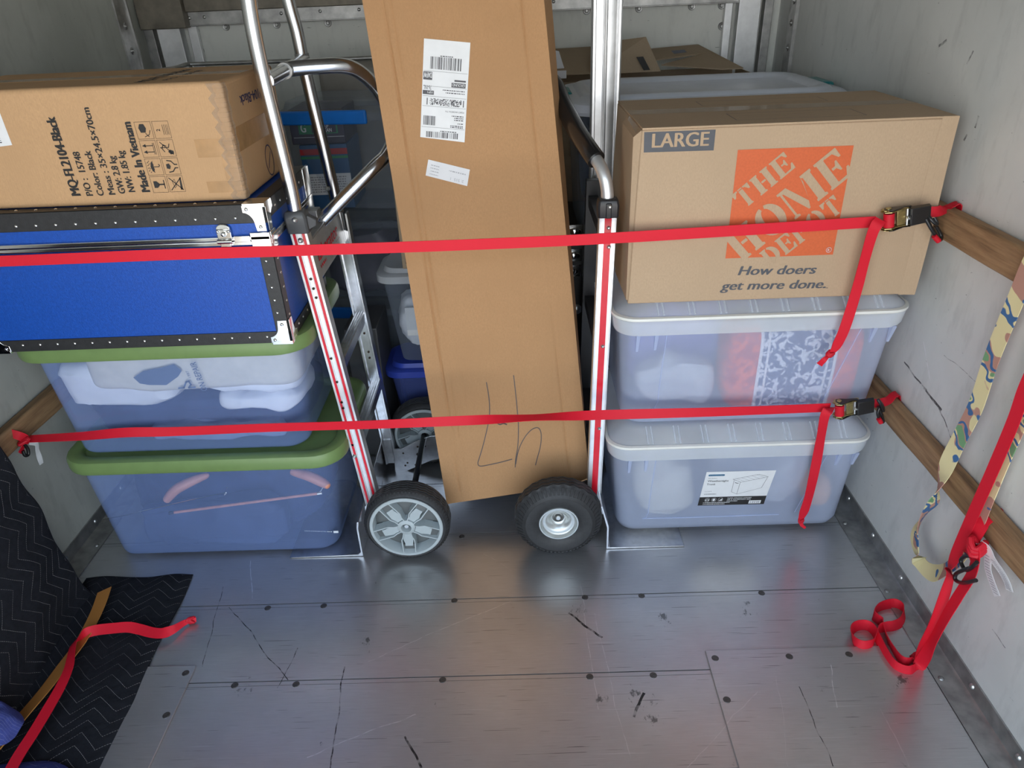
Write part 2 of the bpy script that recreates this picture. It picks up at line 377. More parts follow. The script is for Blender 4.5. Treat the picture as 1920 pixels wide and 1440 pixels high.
# ------------------------------------------------------------------ mesh building
def catmull(pts, n=8, closed=False):
    P = [Vector(p) for p in pts]
    if len(P) < 3: return P
    out = []
    m = len(P)
    for i in range(m if closed else m - 1):
        if closed: a, b, c, d = P[(i - 1) % m], P[i], P[(i + 1) % m], P[(i + 2) % m]
        else: a, b, c, d = P[max(i - 1, 0)], P[i], P[i + 1], P[min(i + 2, m - 1)]
        for k in range(n):
            t = k / n
            out.append(0.5 * ((2 * b) + (c - a) * t + (2 * a - 5 * b + 4 * c - d) * t * t + (3 * b - a - 3 * c + d) * t ** 3))
    if not closed: out.append(P[-1])
    return out

class MB:
    def __init__(s): s.v = []; s.f = []; s.mi = []; s.m = 0; s.uv = {}
    def add(s, vs, fs):
        o = len(s.v); s.v += [Vector(p) for p in vs]
        for f in fs: s.f.append([i + o for i in f]); s.mi.append(s.m)
        return o
    def hexa(s, c):   # 8 corners: bottom 4 ccw, top 4 ccw
        s.add(c, [(3, 2, 1, 0), (4, 5, 6, 7), (0, 1, 5, 4), (1, 2, 6, 5), (2, 3, 7, 6), (3, 0, 4, 7)])
    def box(s, a, b):
        (x0, y0, z0), (x1, y1, z1) = a, b
        s.hexa([(x0, y0, z0), (x1, y0, z0), (x1, y1, z0), (x0, y1, z0), (x0, y0, z1), (x1, y0, z1), (x1, y1, z1), (x0, y1, z1)])
    def beam(s, p0, p1, u, hu, v, hv):
        p0, p1, u, v = Vector(p0), Vector(p1), Vector(u).normalized(), Vector(v).normalized()
        c = []
        for p in (p0, p1): c += [p - u * hu - v * hv, p + u * hu - v * hv, p + u * hu + v * hv, p - u * hu + v * hv]
        s.hexa(c)
    def poly(s, pts): s.add(pts, [tuple(range(len(pts)))])
    def prism(s, pts, d):
        d = Vector(d); n = len(pts); P = [Vector(p) for p in pts]
        s.add(P + [p + d for p in P], [tuple(range(n))[::-1], tuple(range(n, 2 * n))] + [(i, (i + 1) % n, n + (i + 1) % n, n + i) for i in range(n)])
    def loft(s, loops, cap0=True, cap1=True):
        n = len(loops[0]); o = len(s.v)
        fs = []
        for k in range(len(loops) - 1):
            for i in range(n):
                j = (i + 1) % n
                fs.append((k * n + i, k * n + j, (k + 1) * n + j, (k + 1) * n + i))
        if cap0: fs.append(tuple(range(n))[::-1])
        if cap1: fs.append(tuple(range((len(loops) - 1) * n, len(loops) * n)))
        s.add([p for l in loops for p in l], fs)
    def tube(s, path, r, n=14, caps=True):
        P = [Vector(p) for p in path]; m = len(P); rs = r if isinstance(r, (list, tuple)) else [r] * m
        T = [(P[min(i + 1, m - 1)] - P[max(i - 1, 0)]).normalized() for i in range(m)]
        a = Vector((0, 0, 1)) if abs(T[0].z) < 0.9 else Vector((1, 0, 0))
        u = (a - T[0] * a.dot(T[0])).normalized(); loops = []
        for i in range(m):
            u = (u - T[i] * u.dot(T[i])).normalized(); v = T[i].cross(u)
            loops.append([P[i] + (u * math.cos(2 * PI * k / n) + v * math.sin(2 * PI * k / n)) * rs[i] for k in range(n)])
        s.loft(loops, caps, caps)
    def lathe(s, prof, c, ax='y', n=40, a0=0.0):   # prof: (radius, offset along axis); callable prof allowed
        c = Vector(c); o = len(s.v); m = len(prof(0) if callable(prof) else prof)
        vs = []; fs = []
        for k in range(n):
            t = a0 + 2 * PI * k / n
            for r, h in (prof(k) if callable(prof) else prof):
                if ax == 'y': vs.append(c + Vector((r * math.cos(t), h, r * math.sin(t))))
                elif ax == 'z': vs.append(c + Vector((r * math.cos(t), r * math.sin(t), h)))
                else: vs.append(c + Vector((h, r * math.cos(t), r * math.sin(t))))
        for k in range(n):
            q = (k + 1) % n
            for i in range(m - 1): fs.append((k * m + i, q * m + i, q * m + i + 1, k * m + i + 1))
        s.add(vs, fs)
    def ribbon(s, pts, wid, width, n=8, thick=0.0016):
        """webbing: a strip along pts whose width runs along the vectors wid"""
        C_ = catmull(pts, n); Wd = catmull([Vector(q).normalized() for q in wid], n)
        o = len(s.v); vs = []; L = 0.0; uvs = []
        for i, p in enumerate(C_):
            t = (C_[min(i + 1, len(C_) - 1)] - C_[max(i - 1, 0)]).normalized()
            q = Wd[i] - t * Wd[i].dot(t)
            q = q.normalized() if q.length > 1e-6 else Vector((0, 0, 1))
            nn = t.cross(q)
            if i: L += (p - C_[i - 1]).length
            hw = width / 2 if not callable(width) else width(i / (len(C_) - 1)) / 2
            for a, b in ((-1, -1), (1, -1), (1, 1), (-1, 1)):
                vs.append(p + q * hw * a + nn * thick / 2 * b); uvs.append((L, 0.5 * width * (a + 1) if not callable(width) else 0.0125 * (a + 1)))
        fs = []
        for i in range(len(C_) - 1):
            for k in range(4):
                j = (k + 1) % 4
                fs.append((i * 4 + k, i * 4 + j, (i + 1) * 4 + j, (i + 1) * 4 + k))
        fs += [(3, 2, 1, 0), tuple(len(vs) - 4 + k for k in range(4))]
        s.add(vs, fs)
        for i, q in enumerate(uvs): s.uv[o + i] = q
    def grid(s, fn, nu, nv, uvfn=None):
        o = len(s.v)
        vs = [fn(i / nu, j / nv) for j in range(nv + 1) for i in range(nu + 1)]
        s.add(vs, [(j * (nu + 1) + i, j * (nu + 1) + i + 1, (j + 1) * (nu + 1) + i + 1, (j + 1) * (nu + 1) + i) for j in range(nv) for i in range(nu)])
        if uvfn:
            for j in range(nv + 1):
                for i in range(nu + 1): s.uv[o + j * (nu + 1) + i] = uvfn(i / nu, j / nv)
    def build(s, name, mats, parent=None, bevel=0.0, seg=2, smooth=True, ang=38, recalc=True, org=None, kind=None, label=None, solid=0.0):
        if org is None: org = origin(parent) if parent else Vector((0, 0, 0))
        me = bpy.data.meshes.new(name)
        me.from_pydata([tuple(p - org) for p in s.v], [], s.f)
        for mm in (mats if isinstance(mats, (list, tuple)) else [mats]): me.materials.append(M[mm])
        me.polygons.foreach_set('material_index', s.mi)
        if s.uv:
            ul = me.uv_layers.new(name='UVMap')
            for lp in me.loops: ul.data[lp.index].uv = s.uv.get(lp.vertex_index, (0, 0))
        if recalc:
            bm = bmesh.new(); bm.from_mesh(me); bmesh.ops.recalc_face_normals(bm, faces=bm.faces); bm.to_mesh(me); bm.free()
        if smooth:
            me.polygons.foreach_set('use_smooth', [True] * len(me.polygons)); me.set_sharp_from_angle(angle=R_(ang))
        me.update()
        o = bpy.data.objects.new(name, me); COL.objects.link(o)
        if parent: o.parent = parent; o['_o'] = list(org)
        else: o.location = org; o['_o'] = list(org)
        if kind: o['kind'] = kind
        if label: o['label'] = label
        if bevel:
            b = o.modifiers.new('bevel', 'BEVEL'); b.width = bevel; b.segments = seg; b.limit_method = 'ANGLE'; b.angle_limit = R_(40)
        if solid:
            b = o.modifiers.new('thickness', 'SOLIDIFY'); b.thickness = solid; b.offset = -1
        return o
def origin(o): return Vector(o['_o'])

def thing(name, loc, label, cat, group=None):
    o = bpy.data.objects.new(name, None); COL.objects.link(o)
    o.empty_display_size = 0.05; o.location = loc; o['_o'] = list(loc)
    tag(o, label, cat, group); return o
def tag(o, label, cat, group=None):
    o['label'] = label; o['category'] = cat
    if group: o['group'] = group
    return o
def copy_part(src, offset, parent):
    c = src.copy(); COL.objects.link(c); c.parent = parent; c.location = src.location + Vector(offset); return c

def rrect(x0, x1, y0, y1, r, z, n=7):
    pts = []
    for cx, cy, a in ((x1 - r, y1 - r, 0), (x0 + r, y1 - r, 90), (x0 + r, y0 + r, 180), (x1 - r, y0 + r, 270)):
        for k in range(n + 1):
            t = R_(a + 90 * k / n); pts.append(Vector((cx + r * math.cos(t), cy + r * math.sin(t), z)))
    return pts

# ------------------------------------------------------------------ lettering and printed marks
_fc = {}
def font_mesh(s, bold=0.0, shear=0.0):
    k = (s, bold, shear)
    if k in _fc: return _fc[k]
    cu = bpy.data.curves.new('lettering', 'FONT'); cu.body = s; cu.size = 1.0; cu.offset = bold; cu.shear = shear; cu.resolution_u = 3
    ob = bpy.data.objects.new('lettering', cu); COL.objects.link(ob)
    bpy.context.view_layer.update()
    me = ob.evaluated_get(bpy.context.evaluated_depsgraph_get()).to_mesh()
    vs = [(v.co.x, v.co.y) for v in me.vertices]; fs = [tuple(p.vertices) for p in me.polygons]
    bpy.data.objects.remove(ob); bpy.data.curves.remove(cu)
    _fc[k] = (vs, fs); return _fc[k]
def lettering(mb, s, fn, x0, y0, W=None, H=0.01, bold=0.0, shear=0.0, flip=False):
    # weight: several passes of the same outline shifted a little sideways
    if bold > 0.001:
        g = bold * 0.85 * H
        if W: W -= 2 * g; x0 += -g if flip else g
        o = fn(0, 0); n = (fn(.01, 0) - o).cross(fn(0, .01) - o).normalized()
        if n.dot(CAM - o) < 0: n = -n
        for i, k in enumerate((-1, -0.33, 0.33, 1)):   # the passes lie like coats of ink, each a hair above the last
            a = len(mb.v); _letter(mb, s, fn, x0 + k * g, y0 + 0.1 * k * g, W, H, 0.0, shear, flip)
            for j in range(a, len(mb.v)): mb.v[j] = mb.v[j] + n * (0.00006 * i)
    else: _letter(mb, s, fn, x0, y0, W, H, 0.0, shear, flip)
def _letter(mb, s, fn, x0, y0, W=None, H=0.01, bold=0.0, shear=0.0, flip=False):
    """set s with its baseline start at (x0, y0) in the plane fn(u, v); W fits the width, H the capital height"""
    vs, fs = font_mesh(s, bold, shear)
    if not vs: return
    xa = min(p[0] for p in vs); xb = max(p[0] for p in vs)
    sy = H / 0.73; sx = W / (xb - xa) if W else sy
    if flip: mb.add([fn(x0 - (p[0] - xa) * sx, y0 - p[1] * sy) for p in vs], fs)
    else: mb.add([fn(x0 + (p[0] - xa) * sx, y0 + p[1] * sy) for p in vs], fs)
def rect(mb, fn, x0, y0, x1, y1): mb.poly([fn(x0, y0), fn(x1, y0), fn(x1, y1), fn(x0, y1)])
def rrect2(mb, fn, x0, y0, x1, y1, r=0.004):
    pts = []
    for cx, cy, a in ((x1 - r, y1 - r, 0), (x0 + r, y1 - r, 90), (x0 + r, y0 + r, 180), (x1 - r, y0 + r, 270)):
        for k in range(5):
            t = R_(a + 22.5 * k); pts.append(fn(cx + r * math.cos(t), cy + r * math.sin(t)))
    mb.poly(pts)
def disc(mb, fn, x, y, r, n=16, sy=1.0): mb.poly([fn(x + r * math.cos(2 * PI * k / n), y + sy * r * math.sin(2 * PI * k / n)) for k in range(n)])
def frame(mb, fn, x0, y0, x1, y1, t):
    rect(mb, fn, x0, y0, x1, y0 + t); rect(mb, fn, x0, y1 - t, x1, y1)
    rect(mb, fn, x0, y0 + t, x0 + t, y1 - t); rect(mb, fn, x1 - t, y0 + t, x1, y1 - t)
def stroke(mb, fn, pts, t, closed=False):
    P = [Vector((p[0], p[1], 0)) for p in pts]
    if closed: P.append(P[0])
    for a, b in zip(P, P[1:]):
        d = (b - a)
        if d.length < 1e-7: continue
        d.normalize(); n = Vector((-d.y, d.x, 0)) * t / 2; a2 = a - d * t * 0.3; b2 = b + d * t * 0.3
        mb.poly([fn(q.x, q.y) for q in (a2 - n, b2 - n, b2 + n, a2 + n)])
def bars(mb, fn, x0, x1, y0, y1, n, seed=1):
    r = random.Random(seed); ws = [r.choice((1, 1, 2, 3)) for _ in range(2 * n)]; k = (x1 - x0) / sum(ws); x = x0
    for i, q in enumerate(ws):
        if i % 2 == 0: rect(mb, fn, x, y0, x + q * k, y1)
        x += q * k
def plane(O, ux, uy, eps=0.0006):
    O, ux, uy = Vector(O), Vector(ux).normalized(), Vector(uy).normalized(); n = ux.cross(uy)
    def fn(u, v, e=eps): return O + ux * u + uy * v + n * e
    return fn

def lump(mb, x0, x1, y0, y1, z0, z1, seed=0, amp=0.02, fr=9, nu=110, nv=48, e=0.35, creases=0.0):
    """soft folded cloth: a superellipsoid with fold noise"""
    cx, cy, cz = (x0 + x1) / 2, (y0 + y1) / 2, (z0 + z1) / 2; a, b, c = (x1 - x0) / 2, (y1 - y0) / 2, (z1 - z0) / 2
    sg = lambda v, p: math.copysign(abs(v) ** p, v)
    def fn(u, v):
        th = -PI + 2 * PI * u; ph = -PI / 2 + PI * v
        d = Vector((sg(math.cos(ph), e) * sg(math.cos(th), e), sg(math.cos(ph), e) * sg(math.sin(th), e), sg(math.sin(ph), e)))
        p = Vector((cx + a * d.x, cy + b * d.y, cz + c * d.z))
        q = noise.noise(p * fr + Vector((seed * 3.1, seed, 0))) * amp
        rg = 1 - abs(noise.noise(Vector((p.x * 9, p.y * 9, p.z * 22)) + Vector((seed * 1.7, 4, seed)))) * 2.2
        q += max(0, rg) ** 3 * amp * 0.35
        if creases: q += creases * math.sin(p.z * 150 + p.x * 14 + 5 * noise.noise(p * 5 + Vector((seed, 0, 0))))
        return p + Vector((d.x * q * 0.6, d.y * q, d.z * q))
    mb.grid(fn, nu, nv)

# ------------------------------------------------------------------ the cargo box itself
XL, XR, YB, ZC, YF = -1.38, 1.0, 3.0, 2.35, -0.45
seams = [YF, -0.09, 0.16, 0.41, 0.66, 0.906, 1.153, 1.402, 1.668, 1.92, 2.17, 2.42, 2.67, YB]
b = MB()
for a, c in zip(seams, seams[1:]):
    b.box((XL, a + 0.0016, -0.02), (XR, c - 0.0128, 0.0)); b.box((XL, c - 0.0116, -0.02), (XR, c - 0.0008, -0.0004))
b.box((XL, YF, -0.05), (XR, YB, -0.0205))
floor = b.build('floor', 'floor', kind='structure')
# raised cover plates over the floor, near the door
b = MB(); b.box((0.424, YF, 0.0), (0.935, 1.206, 0.0055)); b.build('cover_plate', 'floor', floor, bevel=0.0015)
b = MB(); b.box((XL, YF, 0.0), (-0.845, 1.202, 0.0055)); b.build('cover_plate', 'floor', floor, bevel=0.0015)
b = MB(); b.lathe([(0.0, 0.0003), (0.0024, 0.0003), (0.0026, 0.0008), (0.0078, 0.0009), (0.0088, 0.0)], (0, 0, 0), 'z', 18)
scr = b.build('screw', 'screw', floor)
scr.location = on_z(502, 1140, 0)
for p in ((607, 1136), (852, 1126), (1097, 1120), (1203, 1117), (1428, 1112), (440, 1285), (555, 1283), (830, 1275), (1106, 1269), (1225, 1266), (866, 1006)):
    copy_part(scr, on_z(p[0], p[1], 0) - scr.location, floor)
for p in ((1341, 1234), (1480, 1231), (1592, 1227), (1363, 1312), (348, 1262), (312, 1341)):
    copy_part(scr, on_z(p[0], p[1], 0.0055) - scr.location, floor)

b = MB(); b.box((XR, YF, -0.05), (XR + 0.04, YB + 0.04, ZC)); b.build('wall_right', 'wall', kind='structure')
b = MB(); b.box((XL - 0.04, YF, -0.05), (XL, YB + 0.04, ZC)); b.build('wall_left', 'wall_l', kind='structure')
b = MB(); b.box((XL, YB, -0.05), (XR, YB + 0.04, ZC)); wall_back = b.build('wall_back', 'back', kind='structure')
b = MB(); b.box((XL - 0.04, YF, ZC), (XR + 0.04, YB + 0.04, ZC + 0.04)); b.build('ceiling', 'ceil', kind='structure')
b = MB(); b.box((XL, YF, 2.02), (XR, YF + 0.06, ZC)); b.build('added_header', 'ceil', kind='structure')  # unseen door header, added to keep sky light off the carton tops

def rivet(ax, c, r=0.008, h=0.004, par=None, mat='alum_d', ring=True):
    q = MB(); sgn = -1 if ax in ('x-', 'y') else 1
    pr = [(0.0, h), (r * 0.55, h * 0.9), (r * 0.9, h * 0.4), (r, 0.0)]
    if ring: pr = [(0.0, h), (r * 0.3, h), (r * 0.35, h * 0.55), (r * 0.55, h * 0.75), (r * 0.6, h * 0.4), (r * 0.85, h * 0.5), (r, 0.0)]
    q.lathe([(a, sgn * d) for a, d in pr], c, 'x' if ax[0] == 'x' else ax, 18)
    return q.build('rivet', mat, par)

# floor angles along both side walls
for nm, sx, X in (('baseboard_right', -1, XR), ('baseboard_left', 1, XL)):
    q = MB()
    prof = [(0, 0), (sx * 0.062, 0), (sx * 0.062, 0.003), (sx * 0.012, 0.0035), (sx * 0.006, 0.007), (sx * 0.004, 0.014), (sx * 0.004, 0.046), (0, 0.046)]
    q.prism([(X + p[0], YF + 0.02, p[1]) for p in prof], (0, YB - YF - 0.04, 0))
    bb = q.build(nm, 'alum_d', kind='structure')
    ys = [1.75, 1.58, 1.41, 1.24, 1.07, 0.90]
    r0 = rivet('x-' if sx < 0 else 'x', (X + sx * 0.004, 1.92, 0.026), 0.0075, 0.005, bb, 'steel', False)
    for y in ys: copy_part(r0, (0, y - 1.92, 0), bb)
    r1 = rivet('z', (X + sx * 0.047, 1.66, 0.003), 0.007, 0.004, bb, 'alum_d', False)
    for y in (1.385, 1.11, 0.86): copy_part(r1, (0, y - 1.66, 0), bb)

# wooden rub rails
def rail(nm, x0, x1, z0, z1, seed):
    q = MB(); n = 60; loops = []
    for i in range(n + 1):
        y = YF + 0.1 + (YB - YF - 0.16) * i / n
        j = lambda k: 0.0022 * noise.noise(Vector((k * 5.0 + seed, y * 6, 0)))
        loops.append([Vector((x0 + j(0), y, z0 + j(1))), Vector((x1 + j(2), y, z0 + j(3))), Vector((x1 + j(4), y, z1 + j(5))), Vector((x0 + j(6), y, z1 + j(7)))])
    q.loft(loops)
    return q.build(nm, 'wood', kind='structure', bevel=0.006, seg=3)
rail('trim_1', XR - 0.034, XR - 0.003, 0.910, 0.978, 1)
rail('trim_2', XR - 0.034, XR - 0.003, 0.392, 0.458, 2)
rail('trim_15', XL + 0.003, XL + 0.034, 0.955, 1.020, 4)
rail('trim_3', XL + 0.003, XL + 0.034, 0.436, 0.500, 3)

# bulkhead trim at the far end
def vstrip(nm, xa, xb, Y, z0, z1, mat, dep=0.03, bev=0.002):
    q = MB(); A = on_y(xa, 95, Y); B = on_y(xb, 95, Y)
    q.box((A.x, Y, z0), (B.x, Y + dep, z1)); return q.build(nm, mat, kind='structure', bevel=bev)
q = MB(); q.box((XL + 0.005, 2.93, 1.362), (-1.205, 2.999, 1.46)); q.box((-1.205, 2.955, 1.413), (XR - 0.005, 2.999, 1.50)); trim4 = q.build('trim_4', 'strip_b', kind='structure', bevel=0.002)
q = MB(); q.box((-1.205, 2.972, 1.366), (0.845, 2.999, 1.413)); q.box((-1.205, 2.965, 1.366), (0.845, 2.999, 1.370)); trim5 = q.build('trim_5', 'alum_d', kind='structure', bevel=0.001)
vstrip('trim_6', 303, 346, 2.95, 0.6, 1.362, 'alum_w', 0.045)
vstrip('trim_7', 361, 378, 2.975, 0.6, 1.366, 'alum_w', 0.02)
vstrip('trim_8', 275, 296, 2.96, 0.6, 1.362, 'alum_d', 0.038)
vstrip('trim_9', 1377, 1417, 2.95, 0.6, 1.6, 'alum_w', 0.045)
vstrip('trim_10', 1352, 1366, 2.975, 0.6, 1.6, 'alum_w', 0.02)
vstrip('trim_11', 1424, 1440, 2.96, 0.6, 1.6, 'alum_d', 0.038)
q = MB(); q.box((XR - 0.006, 2.80, 0.5), (XR, 2.875, 1.7)); q.box((XR - 0.012, 2.795, 0.5), (XR, 2.802, 1.7)); t12 = q.build('trim_12', 'alum_d', kind='structure')
q = MB(); q.box((XL, 2.78, 0.5), (XL + 0.006, 2.86, 1.7)); q.box((XL, 2.86, 0.5), (XL + 0.012, 2.868, 1.7)); t13 = q.build('trim_13', 'alum_d', kind='structure')
for z in (1.30, 1.37, 1.44, 1.22): rivet('x-', (XR - 0.006, 2.84, z), 0.012, 0.006, t12)
for z in (1.38, 1.30, 1.22): rivet('x', (XL + 0.006, 2.82, z), 0.012, 0.006, t13)
r0 = rivet('y', on_y(367, 57, YB), 0.014, 0.006, wall_back)
for p in ((424, 50), (519, 46), (615, 43), (376, 95), (1100, 20), (1198, 16), (1297, 12), (1353, 10), (1353, 49), (735, 38), (840, 32), (960, 27)):
    copy_part(r0, on_y(p[0], p[1], YB) - on_y(367, 57, YB), wall_back)
r0 = rivet('y', on_y(527, 25, 2.972), 0.006, 0.003, trim5, 'steel', False)
for p in ((600, 21), (673, 18), (345, 36), (355, 34), (383, 32), (1038, 3)): copy_part(r0, on_y(p[0], p[1], 2.972) - on_y(527, 25, 2.972), trim5)

# ------------------------------------------------------------------ left stack: two green-lidded totes, a trunk, a carton
def green_tote(z0, x0b, x1b, yb0, yb1, x0t, x1t, yt0, yt1, zl, label, lidx):
    t = thing('storage_tote', ((x0b + x1b) / 2, (yb0 + yb1) / 2, z0), label, 'storage bin', 'green-lidded storage totes')
    q = MB(); L = []
    for k, (f, ins, r) in enumerate(((0, 0.030, 0.03), (0.0, 0.012, 0.045), (0.02, 0.003, 0.055), (0.06, 0.0, 0.06), (1, 0, 0.065))):
        g = lambda a, c: a + (c - a) * f
        L.append(rrect(g(x0b, x0t) + ins, g(x1b, x1t) - ins, g(yb0, yt0) + ins, g(yb1, yt1) - ins, r, z0 + 0.001 + (0.0 if k < 1 else 0.004 if k == 1 else 0.012 if k == 2 else 0) + (zl - 0.012 - z0) * (f if k > 2 else 0)))
    q.loft(L, True, False)
    q.build('tub', 'tote', t)
    q = MB(); X0, X1 = lidx; Y0, Y1 = yt0 - 0.022, yt1 + 0.022
    o = lambda d, z, r: rrect(X0 + d, X1 - d, Y0 + d, Y1 - d, r - d * 0.6, z)
    q.loft([o(0.010, zl - 0.040, 0.085), o(0.002, zl - 0.040, 0.085), o(0, zl - 0.034, 0.085), o(0.0, zl - 0.012, 0.085), o(0.004, zl - 0.003, 0.085), o(0.012, zl, 0.085), o(0.030, zl, 0.085), o(0.036, zl - 0.004, 0.085), o(0.040, zl - 0.014, 0.085)], False, True)
    q.build('lid', 'green', t)
    return t
green_tote(0.0, -1.24, -0.575, 1.604, 1.965, -1.25, -0.525, 1.575, 1.985, 0.382, 'bottom green-lidded clear tote on the floor, dark clothes and wooden hangers inside', (-1.275, -0.497))
green_tote(0.370, -1.235, -0.600, 1.604, 1.96, -1.25, -0.556, 1.575, 1.985, 0.726, 'upper green-lidded clear tote under the blue trunk, white and cream clothes inside', (-1.285, -0.530))

# clothes in the upper tote
def cloth(name, mat, args, label, cat, seed, amp=0.02, fr=9, e=0.4, group=None, cr=0.0, **kw):
    q = MB(); lump(q, *args, seed=seed, amp=amp, fr=fr, e=e, creases=cr, **kw)
    o = q.build(name, mat, org=Vector(((args[0] + args[1]) / 2, (args[2] + args[3]) / 2, args[4])), recalc=True)
    return tag(o, label, cat, group)
cloth('folded_clothes', 'navy', (-1.20, -0.60, 1.645, 1.92, 0.402, 0.520), 'dark navy clothes along the bottom of the upper green-lidded tote', 'clothes', 3, 0.022, 7)
cloth('folded_clothes', 'grey', (-1.02, -0.66, 1.625, 1.66, 0.40, 0.455), 'grey blue crumpled shirt low against the front of the upper tote', 'clothes', 4, 0.012, 16, cr=0.002)
cloth('folded_towel', 'white', (-1.235, -0.93, 1.622, 1.86, 0.505, 0.645), 'bulky white cloth bundle at the left of the upper tote', 'towel', 5, 0.016, 8, 0.4)
cloth('folded_shirt', 'white', (-0.83, -0.592, 1.616, 1.82, 0.490, 0.540), 'white folded shirt, lower of the pair in the upper tote', 'shirt', 6, 0.012, 14, 0.5, 'white folded shirts in the upper tote', 0.0015)
cloth('folded_shirt', 'white', (-0.87, -0.588, 1.615, 1.85, 0.545, 0.595), 'white folded shirt directly beneath the cream tee in the upper tote', 'shirt', 7, 0.014, 12, 0.5, 'white folded shirts in the upper tote', 0.0015)
tee = thing('printed_tee', (-0.87, 1.75, 0.61), 'cream folded tee with slate print at the top of the upper tote', 't-shirt')
q = MB(); lump(q, -1.14, -0.578, 1.602, 1.90, 0.566, 0.70, seed=8, amp=0.008, fr=8, e=0.25); q.build('cloth', 'cream', tee)
q = MB(); fn = plane((0, 1.5935, 0), (1, 0, 0), (0, 0, 1), 0.0)
pts = lambda L: [on_y(x, y, 1.5935) for x, y in L]
q.poly(pts([(250, 708), (268, 696), (300, 690), (326, 683), (341, 695), (334, 706), (312, 722), (280, 722), (262, 719)]))
uxr = Vector((math.sin(R_(20)), 0, math.cos(R_(20))))
fv = plane(on_y(388, 729, 1.592), Vector((-0.12, 0, 1)), Vector((-1, 0, -0.12)), 0.0)
lettering(q, 'ON REPAIR', fv, -0.005, 0, 0.085, 0.017, 0.012)
fv = plane(on_y(358, 708, 1.592), Vector((-0.12, 0, 1)), Vector((-1, 0, -0.12)), 0.0)
lettering(q, '1987', fv, 0, 0, 0.020, 0.007, 0.01)
stroke(q, lambda u, v: on_y(u, v, 1.592), [(335, 728), (345, 727), (349, 716), (354, 715), (358, 721), (354, 727), (366, 726)], 3.2)
q.build('screen_print', 'shirtink', tee, recalc=False)

# lower tote
cloth('folded_clothes', 'navy', (-1.19, -0.62, 1.69, 1.93, 0.02, 0.335), 'dark navy clothes filling the bottom green-lidded tote', 'clothes', 13, 0.035, 6, 0.45)
cloth('folded_clothes', 'darkblue', (-1.15, -0.72, 1.625, 1.685, 0.02, 0.17), 'grey blue folded trousers low in the front of the bottom tote', 'clothes', 14, 0.02, 9)
def hanger(pa, pb, bar0, bar1, hookp, label):
    t = thing('clothes_hanger', on_y(bar0[0], bar0[1], 1.605), label, 'hanger', 'wooden hangers in the bottom tote')
    for pp in (pa, pb):
        if not pp: continue
        P = [on_y(x, y, Y) for x, y, Y in pp]; q = MB()
        q.tube(catmull(P, 6), [0.004 + 0.011 * math.sin(PI * min(1, 0.12 + 0.88 * i / (6 * (len(P) - 1)))) ** 0.5 if i < 6 * (len(P) - 1) else 0.004 for i in range(6 * (len(P) - 1) + 1)], 10)
        q.build('arm', 'hanger', t)
    if bar0 != bar1:
        q = MB(); A, B_ = on_y(*bar0, 1.602), on_y(*bar1, 1.602); q.tube([A, B_], 0.0042, 10); q.build('trouser_bar', 'hanger', t)
        q = MB(); d = (B_ - A).normalized(); q.tube([A - d * 0.012, A + d * 0.004], 0.0055, 10); q.build('bar_clip', 'chrome', t); q = MB(); q.tube([B_ - d * 0.004, B_ + d * 0.010], 0.0055, 10); q.build('bar_clip', 'chrome', t)
    q = MB(); q.tube(catmull([on_y(x, y, 1.602) for x, y in hookp], 4), 0.0014, 6); q.build('wire_hook', 'chrome', t)
hanger([(312, 938, 1.604), (330, 918, 1.61), (360, 902, 1.625), (392, 890, 1.64)], [(548, 884, 1.64), (580, 893, 1.62), (605, 905, 1.61), (618, 913, 1.604)], (325, 961), (598, 925), [(598, 924), (603, 918), (607, 910)], 'rosy wooden trouser hanger leaning against the front of the bottom tote')
hanger(None, None, (195, 972), (195, 972), [(193, 973), (230, 967), (290, 953), (415, 925), (420, 928), (426, 914)], 'thin bare wire hanger lying across the bottom tote')
q = MB(); A = on_y(572, 996, 1.607)
for i in range(17): p = on_y(572 + i * 3.1, 995 + (0.1 * i), 1.607); q.box(p - Vector((0.0012, 0.001, 0.0016)), p + Vector((0.0012, 0.001, 0.0016)))
p = on_y(632, 996.5, 1.606); q.box(p - Vector((0.010, 0.002, 0.004)), p + Vector((0.004, 0.002, 0.004)))
o = q.build('zipper', 'chrome', org=A); tag(o, 'silver zipper with pull tab, front right of the bottom tote', 'zipper')

# blue trunk
bx0, bx1, by0, by1, bz0, bz1, bzs = -1.288, -0.560, 1.545, 1.915, 0.727, 1.060, 0.982
tr = thing('footlocker', ((bx0 + bx1) / 2, (by0 + by1) / 2, bz0), 'bright blue footlocker with black studded edging and chrome corners, on the upper tote', 'trunk')
q = MB(); q.box((bx0, by0, bz0), (bx1, by1, bzs - 0.003)); q.build('body', 'blue', tr, bevel=0.003)
q = MB(); q.box((bx0, by0, bzs + 0.003), (bx1, by1, bz1)); q.build('lid', 'blue', tr, bevel=0.003)
T = 0.003
def edge(*bxs):
    q = MB()
    for a, c in bxs: q.box(a, c)
    q.build('edging', 'vinyl', tr, bevel=0.0012)
edge(((bx0, by0 - T, bz1 - 0.040), (bx1 + T, by0, bz1 + T)), ((bx0, by0 - T, bz1), (bx1 + T, by0 + 0.030, bz1 + T)))
edge(((bx1, by0 - T, bz1 - 0.036), (bx1 + T, by1, bz1 + T)), ((bx1 - 0.03, by0, bz1), (bx1 + T, by1, bz1 + T)))
edge(((bx0, by0 - T, bz0 - T * .3), (bx1 + T, by0, bz0 + 0.029)))
edge(((bx1, by0 - T, bz0 - T * .3), (bx1 + T, by1, bz0 + 0.029)))
edge(((bx1 - 0.030, by0 - T, bz0), (bx1 + T, by0, bzs - 0.004)), ((bx1, by0 - T, bz0), (bx1 + T, by0 + 0.030, bzs - 0.004)))
edge(((bx0 - T, by0 - T, bz0), (bx0 + 0.020, by0, bzs - 0.004)), ((bx0 - T, by0 - T, bz0), (bx0, by0 + 0.030, bzs - 0.004)))
